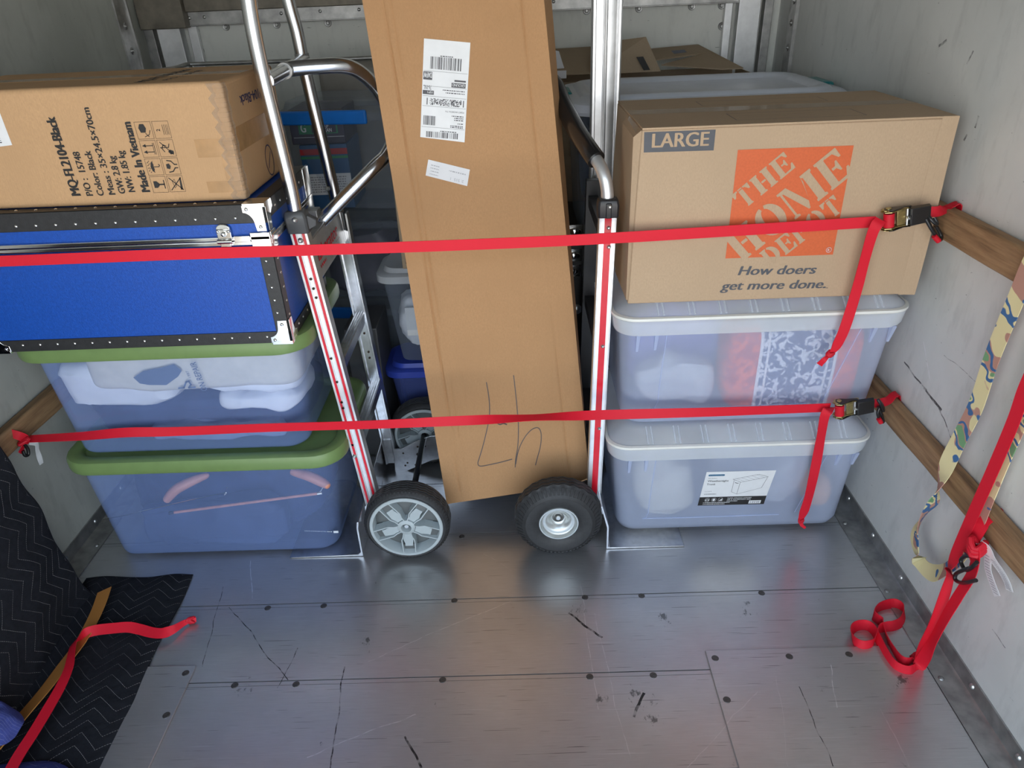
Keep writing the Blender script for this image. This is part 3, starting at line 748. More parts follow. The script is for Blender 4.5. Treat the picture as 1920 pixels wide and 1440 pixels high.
q = MB()
q.box((bx0, by0 - 0.005, bzs - 0.011), (bx1 + 0.004, by0, bzs - 0.001)); q.box((bx0, by0 - 0.007, bzs + 0.001), (bx1 + 0.004, by0, bzs + 0.010))
q.box((bx1, by0, bzs - 0.011), (bx1 + 0.005, by1, bzs - 0.001)); q.box((bx1, by0, bzs + 0.001), (bx1 + 0.007, by1, bzs + 0.010))
q.build('closing_rail', 'chrome', tr, bevel=0.0015)
def corner(x, z0, z1, sx):
    q = MB(); n = 8
    for d in range(2):   # front and side leaves with a scooped edge
        prof = [(0, 0), (0.046, 0)] + [(0.046 - 0.022 * math.sin(PI / 2 * k / n), 0.046 * 0.35 + 0.022 * (1 - math.cos(PI / 2 * k / n)) * 1.2) for k in range(n + 1)] + [(0.022, 0.058), (0, 0.058)]
        s = (1 if z1 > z0 else -1)
        if d == 0: q.prism([(x - sx * u, by0 - 0.0035, z0 + s * v) for u, v in prof], (0, -0.0018, 0))
        else: q.prism([(x + sx * 0.0035, by0 + u, z0 + s * v) for u, v in prof], (sx * 0.0018, 0, 0))
    zc = z0
    q.box((min(x + sx * 0.0055, x - sx * 0.044), by0 - 0.0055, zc - 0.0045), (max(x + sx * 0.0055, x - sx * 0.044), by0 + 0.044, zc + 0.0045))
    for u, v in ((0.036, 0.008), (0.012, 0.048)): q.lathe([(0, -0.0035), (0.003, -0.003), (0.0042, 0)], (x - sx * u, by0 - 0.0053, z0 + s * v), 'y', 12)
    q.build('corner_guard', 'chrome', tr, bevel=0.001)
corner(bx1, bz1, 0, 1); corner(bx1, bz0, 2, 1); corner(bx0, bz0, 2, -1)
for bb0, bb1 in (((bx1 - 0.040, by0 - 0.007, bzs - 0.024), (bx1 + 0.005, by0, bzs + 0.018)), ((bx1, by0, bzs - 0.024), (bx1 + 0.006, by0 + 0.035, bzs + 0.018)), ((bx1, by1 - 0.05, bzs - 0.03), (bx1 + 0.006, by1 + 0.002, bz1 + 0.004))):
    q = MB(); q.box(bb0, bb1); q.build('corner_plate', 'chrome', tr, bevel=0.0015)
lx = on_y(423, 440, by0).x
q = MB(); q.box((lx - 0.016, by0 - 0.009, bzs - 0.006), (lx + 0.016, by0 - 0.002, bzs + 0.028))
q.prism([(lx + 0.016 * math.cos(t), by0 - 0.009, bzs + 0.028 + 0.012 * math.sin(t)) for t in [PI * k / 10 for k in range(11)]], (0, 0.006, 0))
q.lathe([(0, -0.008), (0.005, -0.006), (0.006, 0)], (lx, by0 - 0.009, bzs + 0.018), 'y', 12)
for sx in (-1, 1): q.lathe([(0, -0.004), (0.0035, -0.003), (0.004, 0)], (lx + sx * 0.012, by0 - 0.009, bzs + 0.024), 'y', 10)
q.tube([(lx - 0.017, by0 - 0.012, bzs + 0.002), (lx + 0.017, by0 - 0.012, bzs + 0.002)], 0.0055, 10)
q.box((lx - 0.012, by0 - 0.012, bzs - 0.011), (lx + 0.012, by0 - 0.003, bzs + 0.002))
q.build('latch', 'chrome', tr, bevel=0.0015)
q = MB(); q.box((lx + 0.02, by0 - 0.009, bzs - 0.002), (bx1 - 0.04, by0 - 0.006, bzs + 0.012)); q.build('rail_sleeve', 'chrome', tr, bevel=0.001)
q = MB(); q.lathe([(0, -0.0022), (0.0018, -0.0019), (0.0032, -0.0008), (0.0036, 0)], (0, 0, 0), 'y', 10)
st = q.build('stud', 'chrome', tr, org=Vector((0, 0, 0))); base = Vector(tr.location); first = True
def stud(p, rot=None):
    global first
    o = st if first else copy_part(st, (0, 0, 0), tr); first = False
    o.location = Vector(p) - base
    if rot: o.rotation_euler = rot
for k in range(15): stud((bx1 - 0.065 - 0.0445 * k, by0 - T, bz1 - 0.027))
for k in range(16): stud((bx1 - 0.055 - 0.0425 * k, by0 - T, bz0 + 0.016))
for k in range(15): stud((bx1 - 0.065 - 0.0445 * k, by0 + 0.016, bz1 + T), (-PI / 2, 0, 0))
for k in range(6): stud((bx1 - 0.018, by0 - T, bzs - 0.05 - 0.032 * k))
for k in range(5): stud((bx1 + T, by0 + 0.018, bzs - 0.05 - 0.035 * k), (0, 0, PI / 2))
for k in range(7): stud((bx1 + T, by0 + 0.07 + 0.042 * k, bz1 - 0.02), (0, 0, PI / 2))
for k in range(7): stud((bx1 + T, by0 + 0.07 + 0.042 * k, bz0 + 0.016), (0, 0, PI / 2))

# printed long carton on the trunk
vx0, vx1, vy0, vy1, vz0, vz1 = -1.275, -0.602, 1.572, 1.93, 1.0635, 1.309
vb = thing('cardboard_box', ((vx0 + vx1) / 2, (vy0 + vy1) / 2, vz0), 'long tan carton with black shipping print lying on the blue footlocker', 'box')
q = MB()
nx, nyy, nzz = 24, 12, 10
def vside(fn, a, c): q.grid(fn, a, c)
q.box((vx0, vy0, vz0), (vx1, vy1, vz1))
q.build('carton', 'ctan', vb, bevel=0.010, seg=4)
def on_v(x, y): return on_y(x, y, vy0 - 0.0007)
q = MB()
def vline(s, x0, y0, x1, y1, H, bold=0.022):
    a, c = on_v(x0, y0), on_v(x1, y1); fv = plane(a, (0, 0, 1), (-1, 0, 0), 0)
    lettering(q, s, fv, 0, 0, (c.z - a.z), H, bold * 2.5)
vline('MQ-FL2104-Black', 152, 367, 102, 218, 0.0215, 0.03)
vline('P/O :  15748', 175, 367, 151, 284, 0.0155); vline('Color: Black', 196, 367, 170, 282, 0.0155)
vline('Meas : 35\u00d724.5\u00d770cm', 217, 365, 168, 201, 0.0155); vline('GW: 2.8 kg', 236, 363, 217, 292, 0.0155)
vline('NW: 1.85 kg', 254, 360, 234, 282, 0.0155); vline('Made In Vietnam', 282, 360, 245, 228, 0.0195, 0.03)
q.build('printed_lettering', 'ink', vb, recalc=False)
# handling symbols: two columns of four frames, printed sideways like the text
q = MB(); zt, zb = on_v(262, 226).z, on_v(302, 361).z; xc0 = on_v(302, 361).x - 0.018; st_ = (zt - zb) / 4; sz = st_ * 0.93
for col in range(2):
    for row in range(4):
        # local frame: u runs up the carton, v runs to the left, as the print does
        fv = plane((xc0 + 0.036 + col * 0.0375, vy0 - 0.0007, zb + st_ * row), (0, 0, 1), (-1, 0, 0), 0)
        frame(q, fv, 0, 0, sz, 0.0345, 0.0006)
        c = sz / 2
        G = lambda L: q.poly([fv(c + a * 0.0145, 0.0172 + d * 0.0145) for a, d in L])
        K = lambda L, t=0.0016, cl=False: stroke(q, fv, [(c + a * 0.0145, 0.0172 + d * 0.0145) for a, d in L], t, cl)
        if (col, row) == (0, 0): G([(-.5, .8), (.5, .8), (.5, .3), (.2, -.02), (-.2, -.02), (-.5, .3)]); K([(0, 0), (0, -.8)], 0.003); K([(-.6, -.8), (.6, -.8)], 0.002)
        elif (col, row) == (0, 1):
            G([(-.9, .05), (-.6, .4), (0, .55), (.6, .4), (.9, .05), (.6, .12), (.3, .02), (0, .12), (-.3, .02), (-.6, .12)]); K([(0, .1), (0, -.7), (.2, -.85), (.35, -.7)])
            for a in (-.6, -.2, .2, .6): K([(a, .95), (a + .1, .75)], 0.0012)
            for a in (-.8, -.3, .4, .8): K([(a, .72), (a + .08, .58)], 0.0012)
        elif (col, row) == (0, 2):
            for a in (-.45, .45): K([(a, -.6), (a, .5)]); G([(a - .25, .4), (a + .25, .4), (a, .95)])
            K([(-.8, -.65), (.8, -.65)], 0.001); K([(-.8, -.85), (.8, -.85)], 0.001)
        elif (col, row) == (0, 3):
            G([(-.3, .55), (.35, .75), (.9, .5), (.9, -.1), (.3, -.35), (-.3, -.15)]); K([(-.9, .1), (-.6, -.6), (0, -.85)], 0.0013); K([(-.9, -.5), (-.4, -.1)], 0.0013)
        elif (col, row) == (1, 0):
            K([(-.9, -.9), (.9, .9)], 0.0018); K([(.9, -.9), (-.9, .9)], 0.0018); K([(-.6, .3), (.4, .5), (.7, .1), (-.3, 0)], 0.0008, True); G([(-.9, -.5), (.9, -.7), (.9, -.9), (-.9, -.85)])
        elif (col, row) == (1, 1):
            G([(-.3, .75), (.3, .75), (.42, .3), (0, .1), (-.42, .3)]); K([(-.85, .5), (-.75, -.1), (-.25, -.5), (-.25, -.9)], 0.0022); K([(.85, .5), (.75, -.1), (.25, -.5), (.25, -.9)], 0.0022)
        elif (col, row) == (1, 2):
            K([(-.9, -.8), (.9, .8)], 0.0015); K([(.1, .9), (.1, -.3), (.6, -.5)], 0.0016); K([(-.5, .4), (0, .7), (.5, .4), (.3, .0)], 0.0018); G([(-.9, -.4), (-.5, -.1), (-.2, -.4), (-.4, -.9), (-.8, -.9)])
        else:
            lettering(q, '2', fv, c - 0.003, 0.021, None, 0.008, 0.02)
            for d in (-.2, -.45, -.7, -.92): K([(-.7, d), (.7, d)], 0.0008)
q.build('handling_symbols', 'ink', vb, recalc=False)
q = MB(); fs = plane((vx1 + 0.0008, vy0, vz0), (0, 1, 0), (0, 0, 1), 0)
lettering(q, 'MQ-FL2104-Black', fs, 0.335, 0.205, 0.25, 0.022, 0.03, flip=True); stroke(q, fs, [(0.20 + 0.028 * math.cos(t), 0.045 + 0.035 * math.sin(t)) for t in [2 * PI * k / 20 for k in range(20)]], 0.003, True)
stroke(q, fs, [(0.185, 0.03), (0.215, 0.062)], 0.003)
q.build('end_lettering', 'navyink', vb, recalc=False)
q = MB(); ft = plane((vx1, vy0, vz1 + 0.0008), (0, 1, 0), (-1, 0, 0), 0)
lettering(q, 'MQ-FL2104-Black', ft, 0.03, 0.17, 0.26, 0.026, 0.03); lettering(q, 'P/O : 15748', ft, 0.05, 0.13, 0.2, 0.014, 0.02)
q.build('top_lettering', 'ink', vb, recalc=False)
q = MB()
for x0, y0, x1, y1 in ((372, 258, 462, 296), (392, 338, 466, 362), (425, 292, 462, 338)):
    a, c = on_v(x0, y1), on_v(x1, y0); q.box((a.x, vy0 - 0.0005, a.z), (min(c.x, vx1 - 0.003), vy0 + 0.001, c.z))
q.box((vx0, vy0 - 0.0006, vz0 + 0.10), (vx0 + 0.07, vy0 + 0.001, vz0 + 0.145))
q.box((vx1 - 0.002, vy0 + 0.01, vz0 + 0.10), (vx1 + 0.0006, vy1 - 0.01, vz0 + 0.15))
q.box((vx0 + 0.01, (vy0 + vy1) / 2 - 0.03, vz1 - 0.001), (vx1 - 0.008, (vy0 + vy1) / 2 + 0.03, vz1 + 0.0006))
q.build('packing_tape', 'tape', vb)
q = MB()   # crumpled clear tape wrapped round the near end
for seg in range(26):
    z = vz0 + 0.004 + (vz1 - vz0 - 0.008) * seg / 25
    if seg: q.hexa([pz - Vector((0.0, 0.0, 0.0)) for pz in prev] + [Vector(p) for p in ((vx1 - 0.028 - 0.006 * math.sin(seg * 2.1), vy0 - 0.002, z), (vx1 + 0.001 + 0.0025 * math.sin(seg * 3.7), vy0 - 0.0015 - 0.002 * math.cos(seg * 2.9), z), (vx1 + 0.002, vy0 + 0.02 + 0.004 * math.sin(seg * 1.7), z), (vx1 - 0.01, vy0 + 0.002, z))])
    prev = [Vector(p) for p in ((vx1 - 0.028 - 0.006 * math.sin(seg * 2.1), vy0 - 0.002, z), (vx1 + 0.001 + 0.0025 * math.sin(seg * 3.7), vy0 - 0.0015 - 0.002 * math.cos(seg * 2.9), z), (vx1 + 0.002, vy0 + 0.02 + 0.004 * math.sin(seg * 1.7), z), (vx1 - 0.01, vy0 + 0.002, z))]
q.build('clear_tape', 'cleartape', vb)
q = MB(); a = on_v(-30, 276); c = on_v(22, 218)
q.poly([on_v(-40, 280), on_v(23, 272), on_v(0, 212), on_v(-45, 205)]); q.build('paper_label', 'paper', vb, recalc=False)
q = MB(); fv = plane(on_v(6, 268) - Vector((0, .0004, 0)), (-0.05, 0, 1), (-1, 0, 0), 0); bars(q, fv, 0.0, 0.045, 0.002, 0.020, 12, 5); q.build('barcode', 'labelink', vb, recalc=False)

# ------------------------------------------------------------------ right stack: two frosted trunks and the big moving carton
def frosted_trunk(z0, zr, label, XA, XB, xa, xb):
    """XA..XB rim, xa..xb floor of the tub"""
    Yr, Yb, yb0, yb1 = 1.590, 2.05, 1.637, 2.005
    t = thing('storage_box', ((xa + xb) / 2, 1.82, z0), label, 'storage bin', 'frosted storage trunks in the right stack')
    q = MB(); zt = zr - 0.02; L = []
    for k, (f, ins, r, z) in enumerate(((0, 0.045, 0.03, z0), (0, 0.022, 0.045, z0 + 0.003), (0.0, 0.006, 0.05, z0 + 0.014), (0.05, 0, 0.05, z0 + 0.035), (1, 0, 0.05, zt))):
        g = lambda a, c: a + (c - a) * f
        L.append(rrect(g(xa, XA + 0.018) + ins, g(xb, XB - 0.018) - ins, g(yb0, Yr + 0.018) + ins, g(yb1, Yb - 0.018) - ins, r, z))
    q.loft(L, True, False)
    fy = lambda z: yb0 + (Yr + 0.018 - yb0) * (0.05 + 0.95 * (z - z0 - 0.035) / (zt - z0 - 0.035)) - 0.001   # front face
    for x, dz in ((XA + 0.062, 0.055), (XA + 0.108, 0.052), (XB - 0.085, 0.05), (XB - 0.04, 0.05)):
        za = zr - 0.045; q.hexa([(x - 0.003, fy(za - dz), za - dz), (x + 0.003, fy(za - dz), za - dz), (x + 0.003, fy(za - dz) + 0.004, za - dz), (x - 0.003, fy(za - dz) + 0.004, za - dz), (x - 0.005, fy(za) - 0.012, za), (x + 0.005, fy(za) - 0.012, za), (x + 0.005, fy(za) + 0.004, za), (x - 0.005, fy(za) + 0.004, za)])
    for pp in ([(XA + 0.135, zr - 0.05), (XA + 0.128, z0 + 0.085), (XA + 0.145, z0 + 0.062), (XB - 0.21, z0 + 0.062)], [(XB - 0.115, zr - 0.05), (XB - 0.165, z0 + 0.07)]):
        q.tube(catmull([(x, fy(z) - 0.0005, z) for x, z in pp], 4), 0.0017, 6)
    q.build('tub', 'trunk', t)
    q = MB(); o = lambda d, z, r=0.06: rrect(XA + d, XB - d, Yr + d, Yb - d, max(0.01, r - d * 0.5), z)
    q.loft([o(0.016, zr - 0.047), o(0.008, zr - 0.048), o(0.004, zr - 0.040), o(0.0, zr - 0.006)], False, False)
    for xe, sx in ((XB, 1), (XA, -1)):   # latch tabs at both ends
        q.hexa([Vector((xe - 0.004 * sx, 1.72, zr - 0.045)), Vector((xe + 0.016 * sx, 1.72, zr - 0.040)), Vector((xe + 0.016 * sx, 1.92, zr - 0.040)), Vector((xe - 0.004 * sx, 1.92, zr - 0.045)), Vector((xe - 0.004 * sx, 1.72, zr - 0.02)), Vector((xe + 0.016 * sx, 1.72, zr - 0.028)), Vector((xe + 0.016 * sx, 1.92, zr - 0.028)), Vector((xe - 0.004 * sx, 1.92, zr - 0.02))])
    q.build('rim', 'trunklid', t)
    q = MB(); q.loft([o(0.0, zr - 0.006), o(-0.0018, zr - 0.004), o(-0.0015, zr + 0.002), o(0.006, zr + 0.004)], False, False); q.build('gasket', 'gasket', t)
    q = MB(); q.loft([o(0.006, zr + 0.002), o(0.012, zr + 0.006), o(0.046, zr + 0.032), o(0.058, zr + 0.036), o(0.066, zr + 0.036)], False, True)
    n = 8; q.m = 1
    for k in range(n):
        x = XA + 0.115 + (XB - XA - 0.20) * k / (n - 1) if k < n else 0
        for s in (-0.0065, 0.0065):
            q.beam((x + s, Yr + 0.010, zr + 0.007), (x + s - 0.002, Yr + 0.050, zr + 0.0365), (1, 0, 0), 0.0016, (0, -0.6, 0.8), 0.0022)
    q.m = 0
    q.build('lid', ['trunklid', 'rib'], t)
    return t, fy
t1, fy1 = frosted_trunk(0.007, 0.350, 'bottom frosted clear trunk with the black and white product label, on the floor', 0.222, 0.945, 0.262, 0.922)
t2, fy2 = frosted_trunk(0.387, 0.731, 'upper frosted clear trunk under the moving carton, patterned fabric inside', 0.226, 0.960, 0.262, 0.930)
def blk(q, fn, x, y, W, seed=2):
    r = random.Random(seed); u = x
    while u < x + W:
        k = .006 * r.choice((1, 2, 3)); rect(q, fn, u, y, min(u + k, x + W), y + .018); u += k + .005
# product label on the bottom trunk
n_ = Vector((0, -1, (fy1(0.3) - fy1(0.1)) / 0.2)).normalized()
p0 = Vector((0.5, fy1(0.2) - 0.0012, 0.2))
LP = lambda x, y: on_p(x, y, p0, n_)
A, B_, D = LP(1308, 948), LP(1432, 945), LP(1325, 885)
ux = (B_ - A).normalized(); W_ = (B_ - A).length; uy = (D - A); H_ = uy.length
def lf(u, v, e=0.0): return A + ux * (u * W_) + uy * v + n_ * e   # unit square over the label
q = MB(); q.poly([lf(0, 0.255), lf(1, 0.255), lf(1.015, 1.0), lf(0.0, 1)]); q.build('label_paper', 'paper', t1, recalc=False)
q = MB(); q.poly([lf(0, 0), lf(1, 0), lf(1, 0.255), lf(0, 0.255)]); q.build('label_band', 'ink', t1, recalc=False)
q = MB(); f2 = lambda u, v: lf(u, v, 0.0005)
rrect2(q, f2, 0.04, 0.875, 0.28, 0.925, 0.02); q.build('label_badge', 'labelblue', t1, recalc=False)
q = MB(); lettering(q, 'Weathertight', f2, 0.05, 0.71, 0.31, 0.055, 0.01); lettering(q, 'Trunk', f2, 0.05, 0.615, 0.13, 0.055, 0.01); lettering(q, '24 Gallon', f2, 0.05, 0.80, 0.13, 0.026)
lettering(q, 'C L E A R', f2, 0.05, 0.415, 0.10, 0.026); blk(q, f2, 0.05, 0.335, 0.18)
for L in ([(.42, .77), (.78, .90), (.93, .82), (.55, .68)],): stroke(q, f2, L, 0.006, True)
for L in ([(.44, .74), (.45, .40), (.54, .33), (.54, .68)], [(.54, .33), (.88, .50), (.92, .80)]): stroke(q, f2, L, 0.005)
for k in range(5): stroke(q, f2, [(.47 + .07 * k, .785 + .025 * k), (.60 + .07 * k, .70 + .025 * k)], 0.003)
stroke(q, f2, [(.465, .675), (.50, .650), (.515, .655)], 0.014); q.build('label_print', 'labelink', t1, recalc=False)
q = MB(); lettering(q, 'SUPER STRONG LATCHES', f2, 0.42, 0.20, 0.36, 0.028, 0.02); lettering(q, 'AIR & WATERTIGHT SEAL', f2, 0.42, 0.155, 0.36, 0.028, 0.02); lettering(q, 'STACKABLE', f2, 0.42, 0.11, 0.16, 0.028, 0.02)
for k in range(3):
    cx = 0.12 + 0.10 * k; stroke(q, f2, [(cx + 0.034 * math.cos(a), 0.17 + 0.062 * math.sin(a)) for a in [2 * PI * i / 14 for i in range(14)]], 0.003, True)
stroke(q, f2, [(.10, .145), (.10, .18), (.12, .20), (.14, .18), (.14, .145), (.10, .145)], 0.010); disc(q, f2, .22, .17, .02, 12, 2); q.poly([f2(.295, .14), f2(.345, .14), f2(.345, .205)])
rect(q, f2, 0.76, 0.03, 0.94, 0.125); blk(q, f2, 0.07, 0.075, 0.40); blk(q, f2, 0.07, 0.03, 0.33); q.build('label_white_print', 'paper', t1, recalc=False)
q = MB(); bars(q, lambda u, v: lf(u, v, 0.0009), 0.775, 0.925, 0.045, 0.11, 10, 3); lettering(q, 'Performance Bins', lambda u, v: lf(u, v, 0.0009), 0.06, 0.885, 0.2, 0.022, 0.01); q.build('label_barcode', 'faintink', t1, recalc=False)

# what shows through the frosted plastic
cx_ = on_y(1487, 700, 1.66).x
q = MB(); lump(q, cx_ - 0.18, cx_ + 0.18, 1.650, 1.79, 0.415, 0.665, 21, 0.008, 6, 40, 22, 0.35)
o = q.build('patterned_cushion', 'tapestry', org=Vector((cx_, 1.79, 0.415))); tag(o, 'leaf patterned blue and red fabric cushion inside the upper frosted trunk', 'cushion')
q = MB(); lump(q, 0.31, 0.51, 1.69, 1.79, 0.43, 0.55, 22, 0.035, 12, 90, 44, 0.7); o = q.build('plastic_bag', 'bag', org=Vector((0.42, 1.8, 0.41))); tag(o, 'crumpled clear plastic bag at the left of the upper frosted trunk', 'bag')
q = MB(); lump(q, 0.30, 0.90, 1.81, 1.98, 0.405, 0.68, 28, 0.03, 6, 60, 30, 0.4); o = q.build('folded_blanket', 'lavender', org=Vector((0.6, 1.86, 0.41))); tag(o, 'lavender blue cloth filling the back of the upper frosted trunk', 'cloth')
q = MB(); lump(q, 0.56, 0.86, 1.70, 1.93, 0.04, 0.24, 23, 0.04, 11, 90, 44, 0.7); o = q.build('plastic_bag', 'bag', org=Vector((0.7, 1.8, 0.03))); tag(o, 'crumpled white plastic bag behind the label side of the bottom frosted trunk', 'bag')
q = MB(); c_ = on_y(1530, 950, 1.68); lump(q, c_.x - 0.042, c_.x + 0.042, 1.660, 1.78, 0.05, 0.150, 24, 0.004, 20, 40, 24, 0.8); o = q.build('wicker_ball', 'peach', org=Vector((c_.x, 1.72, 0.03))); tag(o, 'peach woven ball low in the right end of the bottom frosted trunk', 'ball')
q = MB(); lump(q, 0.325, 0.50, 1.67, 1.92, 0.03, 0.22, 25, 0.03, 7, 40, 24, 0.7); o = q.build('folded_blanket', 'cream', org=Vector((0.41, 1.8, 0.03))); tag(o, 'pale blurred cloth at the left end of the bottom frosted trunk', 'cloth')

# moving carton
HY = 1.600
hb = thing('moving_carton', (0.605, 1.80, 0.768), 'large kraft moving carton with orange square logo on the frosted trunks', 'box')
c0 = [on_y(1177, 569, HY), on_y(1716, 553, HY), None, None, on_y(1204, 236, HY), on_y(1796, 219, HY)]
zb_, zt_ = 0.770, 1.178
BL, BR, TL, TR = Vector((c0[0].x, HY, zb_)), Vector((c0[1].x, HY, zb_)), Vector((c0[4].x, HY, zt_)), Vector((c0[5].x, HY, zt_))
BR.x = TR.x = 0.947
dep = Vector((0, 0.405, 0))
def hf(u, v, d=0.0):   # front face, u v in 0..1
    a = BL + (BR - BL) * u; c = TL + (TR - TL) * u; return a + (c - a) * v + Vector((0, -d, 0))
q = MB()
q.hexa([BL, BR, BR + dep, BL + dep, TL - Vector((0, 0, .004)), TR - Vector((0, 0, .004)), TR + dep - Vector((0, 0, .004)), TL + dep - Vector((0, 0, .004))])
q.build('carton', 'ckraft', hb, bevel=0.003)
for y0, y1 in ((0.0, 0.2005), (0.2045, 0.405)):
    q = MB(); q.hexa([TL + Vector((0.001, y0, -0.004)), TR + Vector((-0.001, y0, -0.004)), TR + Vector((-0.001, y1, -0.004)), TL + Vector((0.001, y1, -0.004)), TL + Vector((0.001, y0, 0.0005)), TR + Vector((-0.001, y0, 0.0005)), TR + Vector((-0.001, y1, 0.001)), TL + Vector((0.001, y1, 0.001))])
    q.build('top_flap', 'ckraft', hb, bevel=0.001)
# a loose folded edge down the right side and at the left end
q = MB(); P_ = []
for k in range(13):
    v = k / 12; x = TR.x - 0.05 * 0 ; P_.append([hf(0.945 + 0.004 * math.sin(v * 7), v, 0.0005), hf(1.0, v, 0.0045 + 0.003 * math.sin(v * 5)), hf(1.004, v, -0.004)])
for k in range(12): q.add([P_[k][0], P_[k][1], P_[k][2], P_[k + 1][0], P_[k + 1][1], P_[k + 1][2]], [(0, 1, 4, 3), (1, 2, 5, 4)])
q.build('folded_edge', 'ckraft', hb)
q = MB(); q.hexa([BL + Vector((-0.004, 0.004, 0.01)), BL + Vector((0.0, 0.0, 0.01)), BL + Vector((0.0, 0.2, 0.01)), BL + Vector((-0.006, 0.2, 0.01)), TL + Vector((-0.016, 0.012, -0.02)), TL + Vector((0.0, 0.002, -0.004)), TL + Vector((0.0, 0.2, -0.004)), TL + Vector((-0.014, 0.2, -0.02))]); q.build('end_flap', 'ckraft', hb)
q = MB(); tp = lambda x, y, e=0.0016: TL + (TR - TL) * x + Vector((0, y, e))
q.poly([tp(0, .17), tp(1, .175), tp(1, .235), tp(0, .235)])
for k in range(8):
    a, c = k / 8, (k + 1) / 8; m_ = lambda i: 0.006 * math.sin(i * 2.3)
    q.poly([TL + Vector((-0.002 + m_(k) * .3, 0.172 + m_(k), -0.16 * a)), TL + Vector((-0.006 + m_(k + 3) * .4, 0.02 + m_(k + 1), -0.16 * a)), TL + Vector((-0.012 + m_(k + 4) * .4, 0.02 + m_(k + 2), -0.16 * c)), TL + Vector((-0.010 + m_(k + 1) * .3, 0.172 + m_(k + 1), -0.16 * c))])
q.build('clear_tape', 'cleartape', hb, recalc=False)
q = MB(); ft = lambda u, v: TL + Vector((u, v, 0.0012)); frame(q, ft, 0.215, 0.045, 0.50, 0.135, 0.0016); frame(q, ft, 0.19, 0.265, 0.50, 0.335, 0.0016)
for k in range(3): rect(q, ft, 0.23, 0.06 + 0.02 * k, 0.40, 0.0608 + 0.02 * k)
q.build('top_print', 'greyink', hb, recalc=False)
HP = lambda x, y, e=0.0007: on_y(x, y, HY - e)
q = MB(); q.poly([HP(1208, 248), HP(1342, 243), HP(1338, 282), HP(1207, 286)][::-1]); q.build('size_panel', 'greyink', hb, recalc=False)
a = HP(1220, 277, 0.0012); q = MB(); fv = plane(a, HP(1330, 273, 0.0012) - a, (0, 0, 1), 0); lettering(q, 'LARGE', fv, 0.002, 0, (HP(1327, 273) - a).length, 0.031, 0.045); q.build('size_lettering', 'ckraft', hb, recalc=False)
lo, ro, lt_ = HP(1358, 484), HP(1561, 478), HP(1386, 281)
sqz0, sqz1 = (lo.z + ro.z) / 2, lt_.z; sqx0, sqx1 = (lo.x + lt_.x) / 2, (ro.x + HP(1601, 275).x) / 2
sw, sh = sqx1 - sqx0, sqz1 - sqz0
q = MB(); q.poly([(sqx0, HY - 0.0008, sqz0), (sqx1, HY - 0.0008, sqz0), (sqx1, HY - 0.0008, sqz1), (sqx0, HY - 0.0008, sqz1)]); q.build('logo_panel', 'orange', hb, recalc=False)
# stencil capitals, cell height 1
def crescent(cx, cy, rx, ry, ix, a0, a1, n=14):
    o = [(cx + rx * math.cos(R_(a0 + (a1 - a0) * k / n)), cy + ry * math.sin(R_(a0 + (a1 - a0) * k / n))) for k in range(n + 1)]
    i = [(cx + ix * math.cos(R_(a1 + (a0 - a1) * k / n)) + (rx - ix) * 0.0, cy + ry * 0.80 * math.sin(R_(a1 + (a0 - a1) * k / n))) for k in range(n + 1)]
    return o + i
def stem(x, w, y0=0, y1=1): return [(x - .06, y0), (x + w + .06, y0), (x + w + .06, y0 + .07), (x + w, y0 + .10), (x + w, y1 - .10), (x + w + .06, y1 - .07), (x + w + .06, y1), (x - .06, y1), (x - .06, y1 - .07), (x, y1 - .10), (x, y0 + .10), (x - .06, y0 + .07)]
GL = {
 'T': (0.98, [[(.34, .0), (.66, .0), (.66, .07), (.62, .1), (.62, .90), (.38, .90), (.38, .1), (.34, .07)], [(0, 1), (.33, 1), (.33, .92), (.24, .9), (.10, .70), (.02, .70)], [(.98, 1), (.67, 1), (.67, .92), (.76, .9), (.88, .70), (.96, .70)], [(.38, .94), (.62, .94), (.62, 1), (.38, 1)]]),
 'H': (1.08, [stem(.08, .30), stem(.70, .30), [(.42, .45), (.66, .45), (.66, .55), (.42, .55)]]),
 'E': (0.92, [stem(.08, .28), [(.42, 1), (.90, 1), (.90, .70), (.82, .70), (.70, .90), (.42, .91)], [(.42, 0), (.90, 0), (.92, .32), (.84, .32), (.70, .10), (.42, .09)], [(.42, .47), (.56, .47), (.64, .34), (.70, .34), (.70, .68), (.64, .68), (.56, .55), (.42, .55)]]),
 'O': (1.04, [crescent(.50, .5, .50, .52, .20, 98, 262), crescent(.54, .5, .50, .52, .20, -82, 82)]),
 'M': (1.42, [[(.02, 0), (.26, 0), (.26, .06), (.18, .1), (.18, .9), (.10, .9), (.10, .1), (.02, .06)], [(.02, 1), (.40, 1), (.76, .22), (.66, .0), (.60, .0), (.22, .88), (.02, .93)], [(.80, .30), (.98, .80), (.98, .95), (.90, .62)], stem(1.04, .30)]),
 'D': (1.02, [stem(.08, .28), crescent(.44, .5, .56, .50, .24, -82, 82)]),
 'P': (0.94, [stem(.08, .28), crescent(.44, .72, .46, .28, .17, -84, 84)]),
}
def stencil(mb, s, cx, cy, ang, H, W):
    tot = sum(GL[c][0] + .10 for c in s) - .10; k = W / tot; x = -W / 2; ca, sa = math.cos(R_(ang)), math.sin(R_(ang))
    for ch in s:
        w_, P = GL[ch]
        for pl in P:
            mb.poly([Vector((sqx0 + sw * (cx + (x + u * k) * ca - (v - .5) * H * sa), HY - 0.0014, sqz0 + sh * (cy + (x + u * k) * sa + (v - .5) * H * ca))) for u, v in pl])
        x += (w_ + .10) * k
q = MB(); stencil(q, 'THE', .255, .715, 42, .19, .56); stencil(q, 'HOME', .50, .475, 42, .31, 1.20); stencil(q, 'DEPOT', .665, .235, 42, .19, .80); q.build('logo_lettering', 'ckraft', hb, recalc=False)
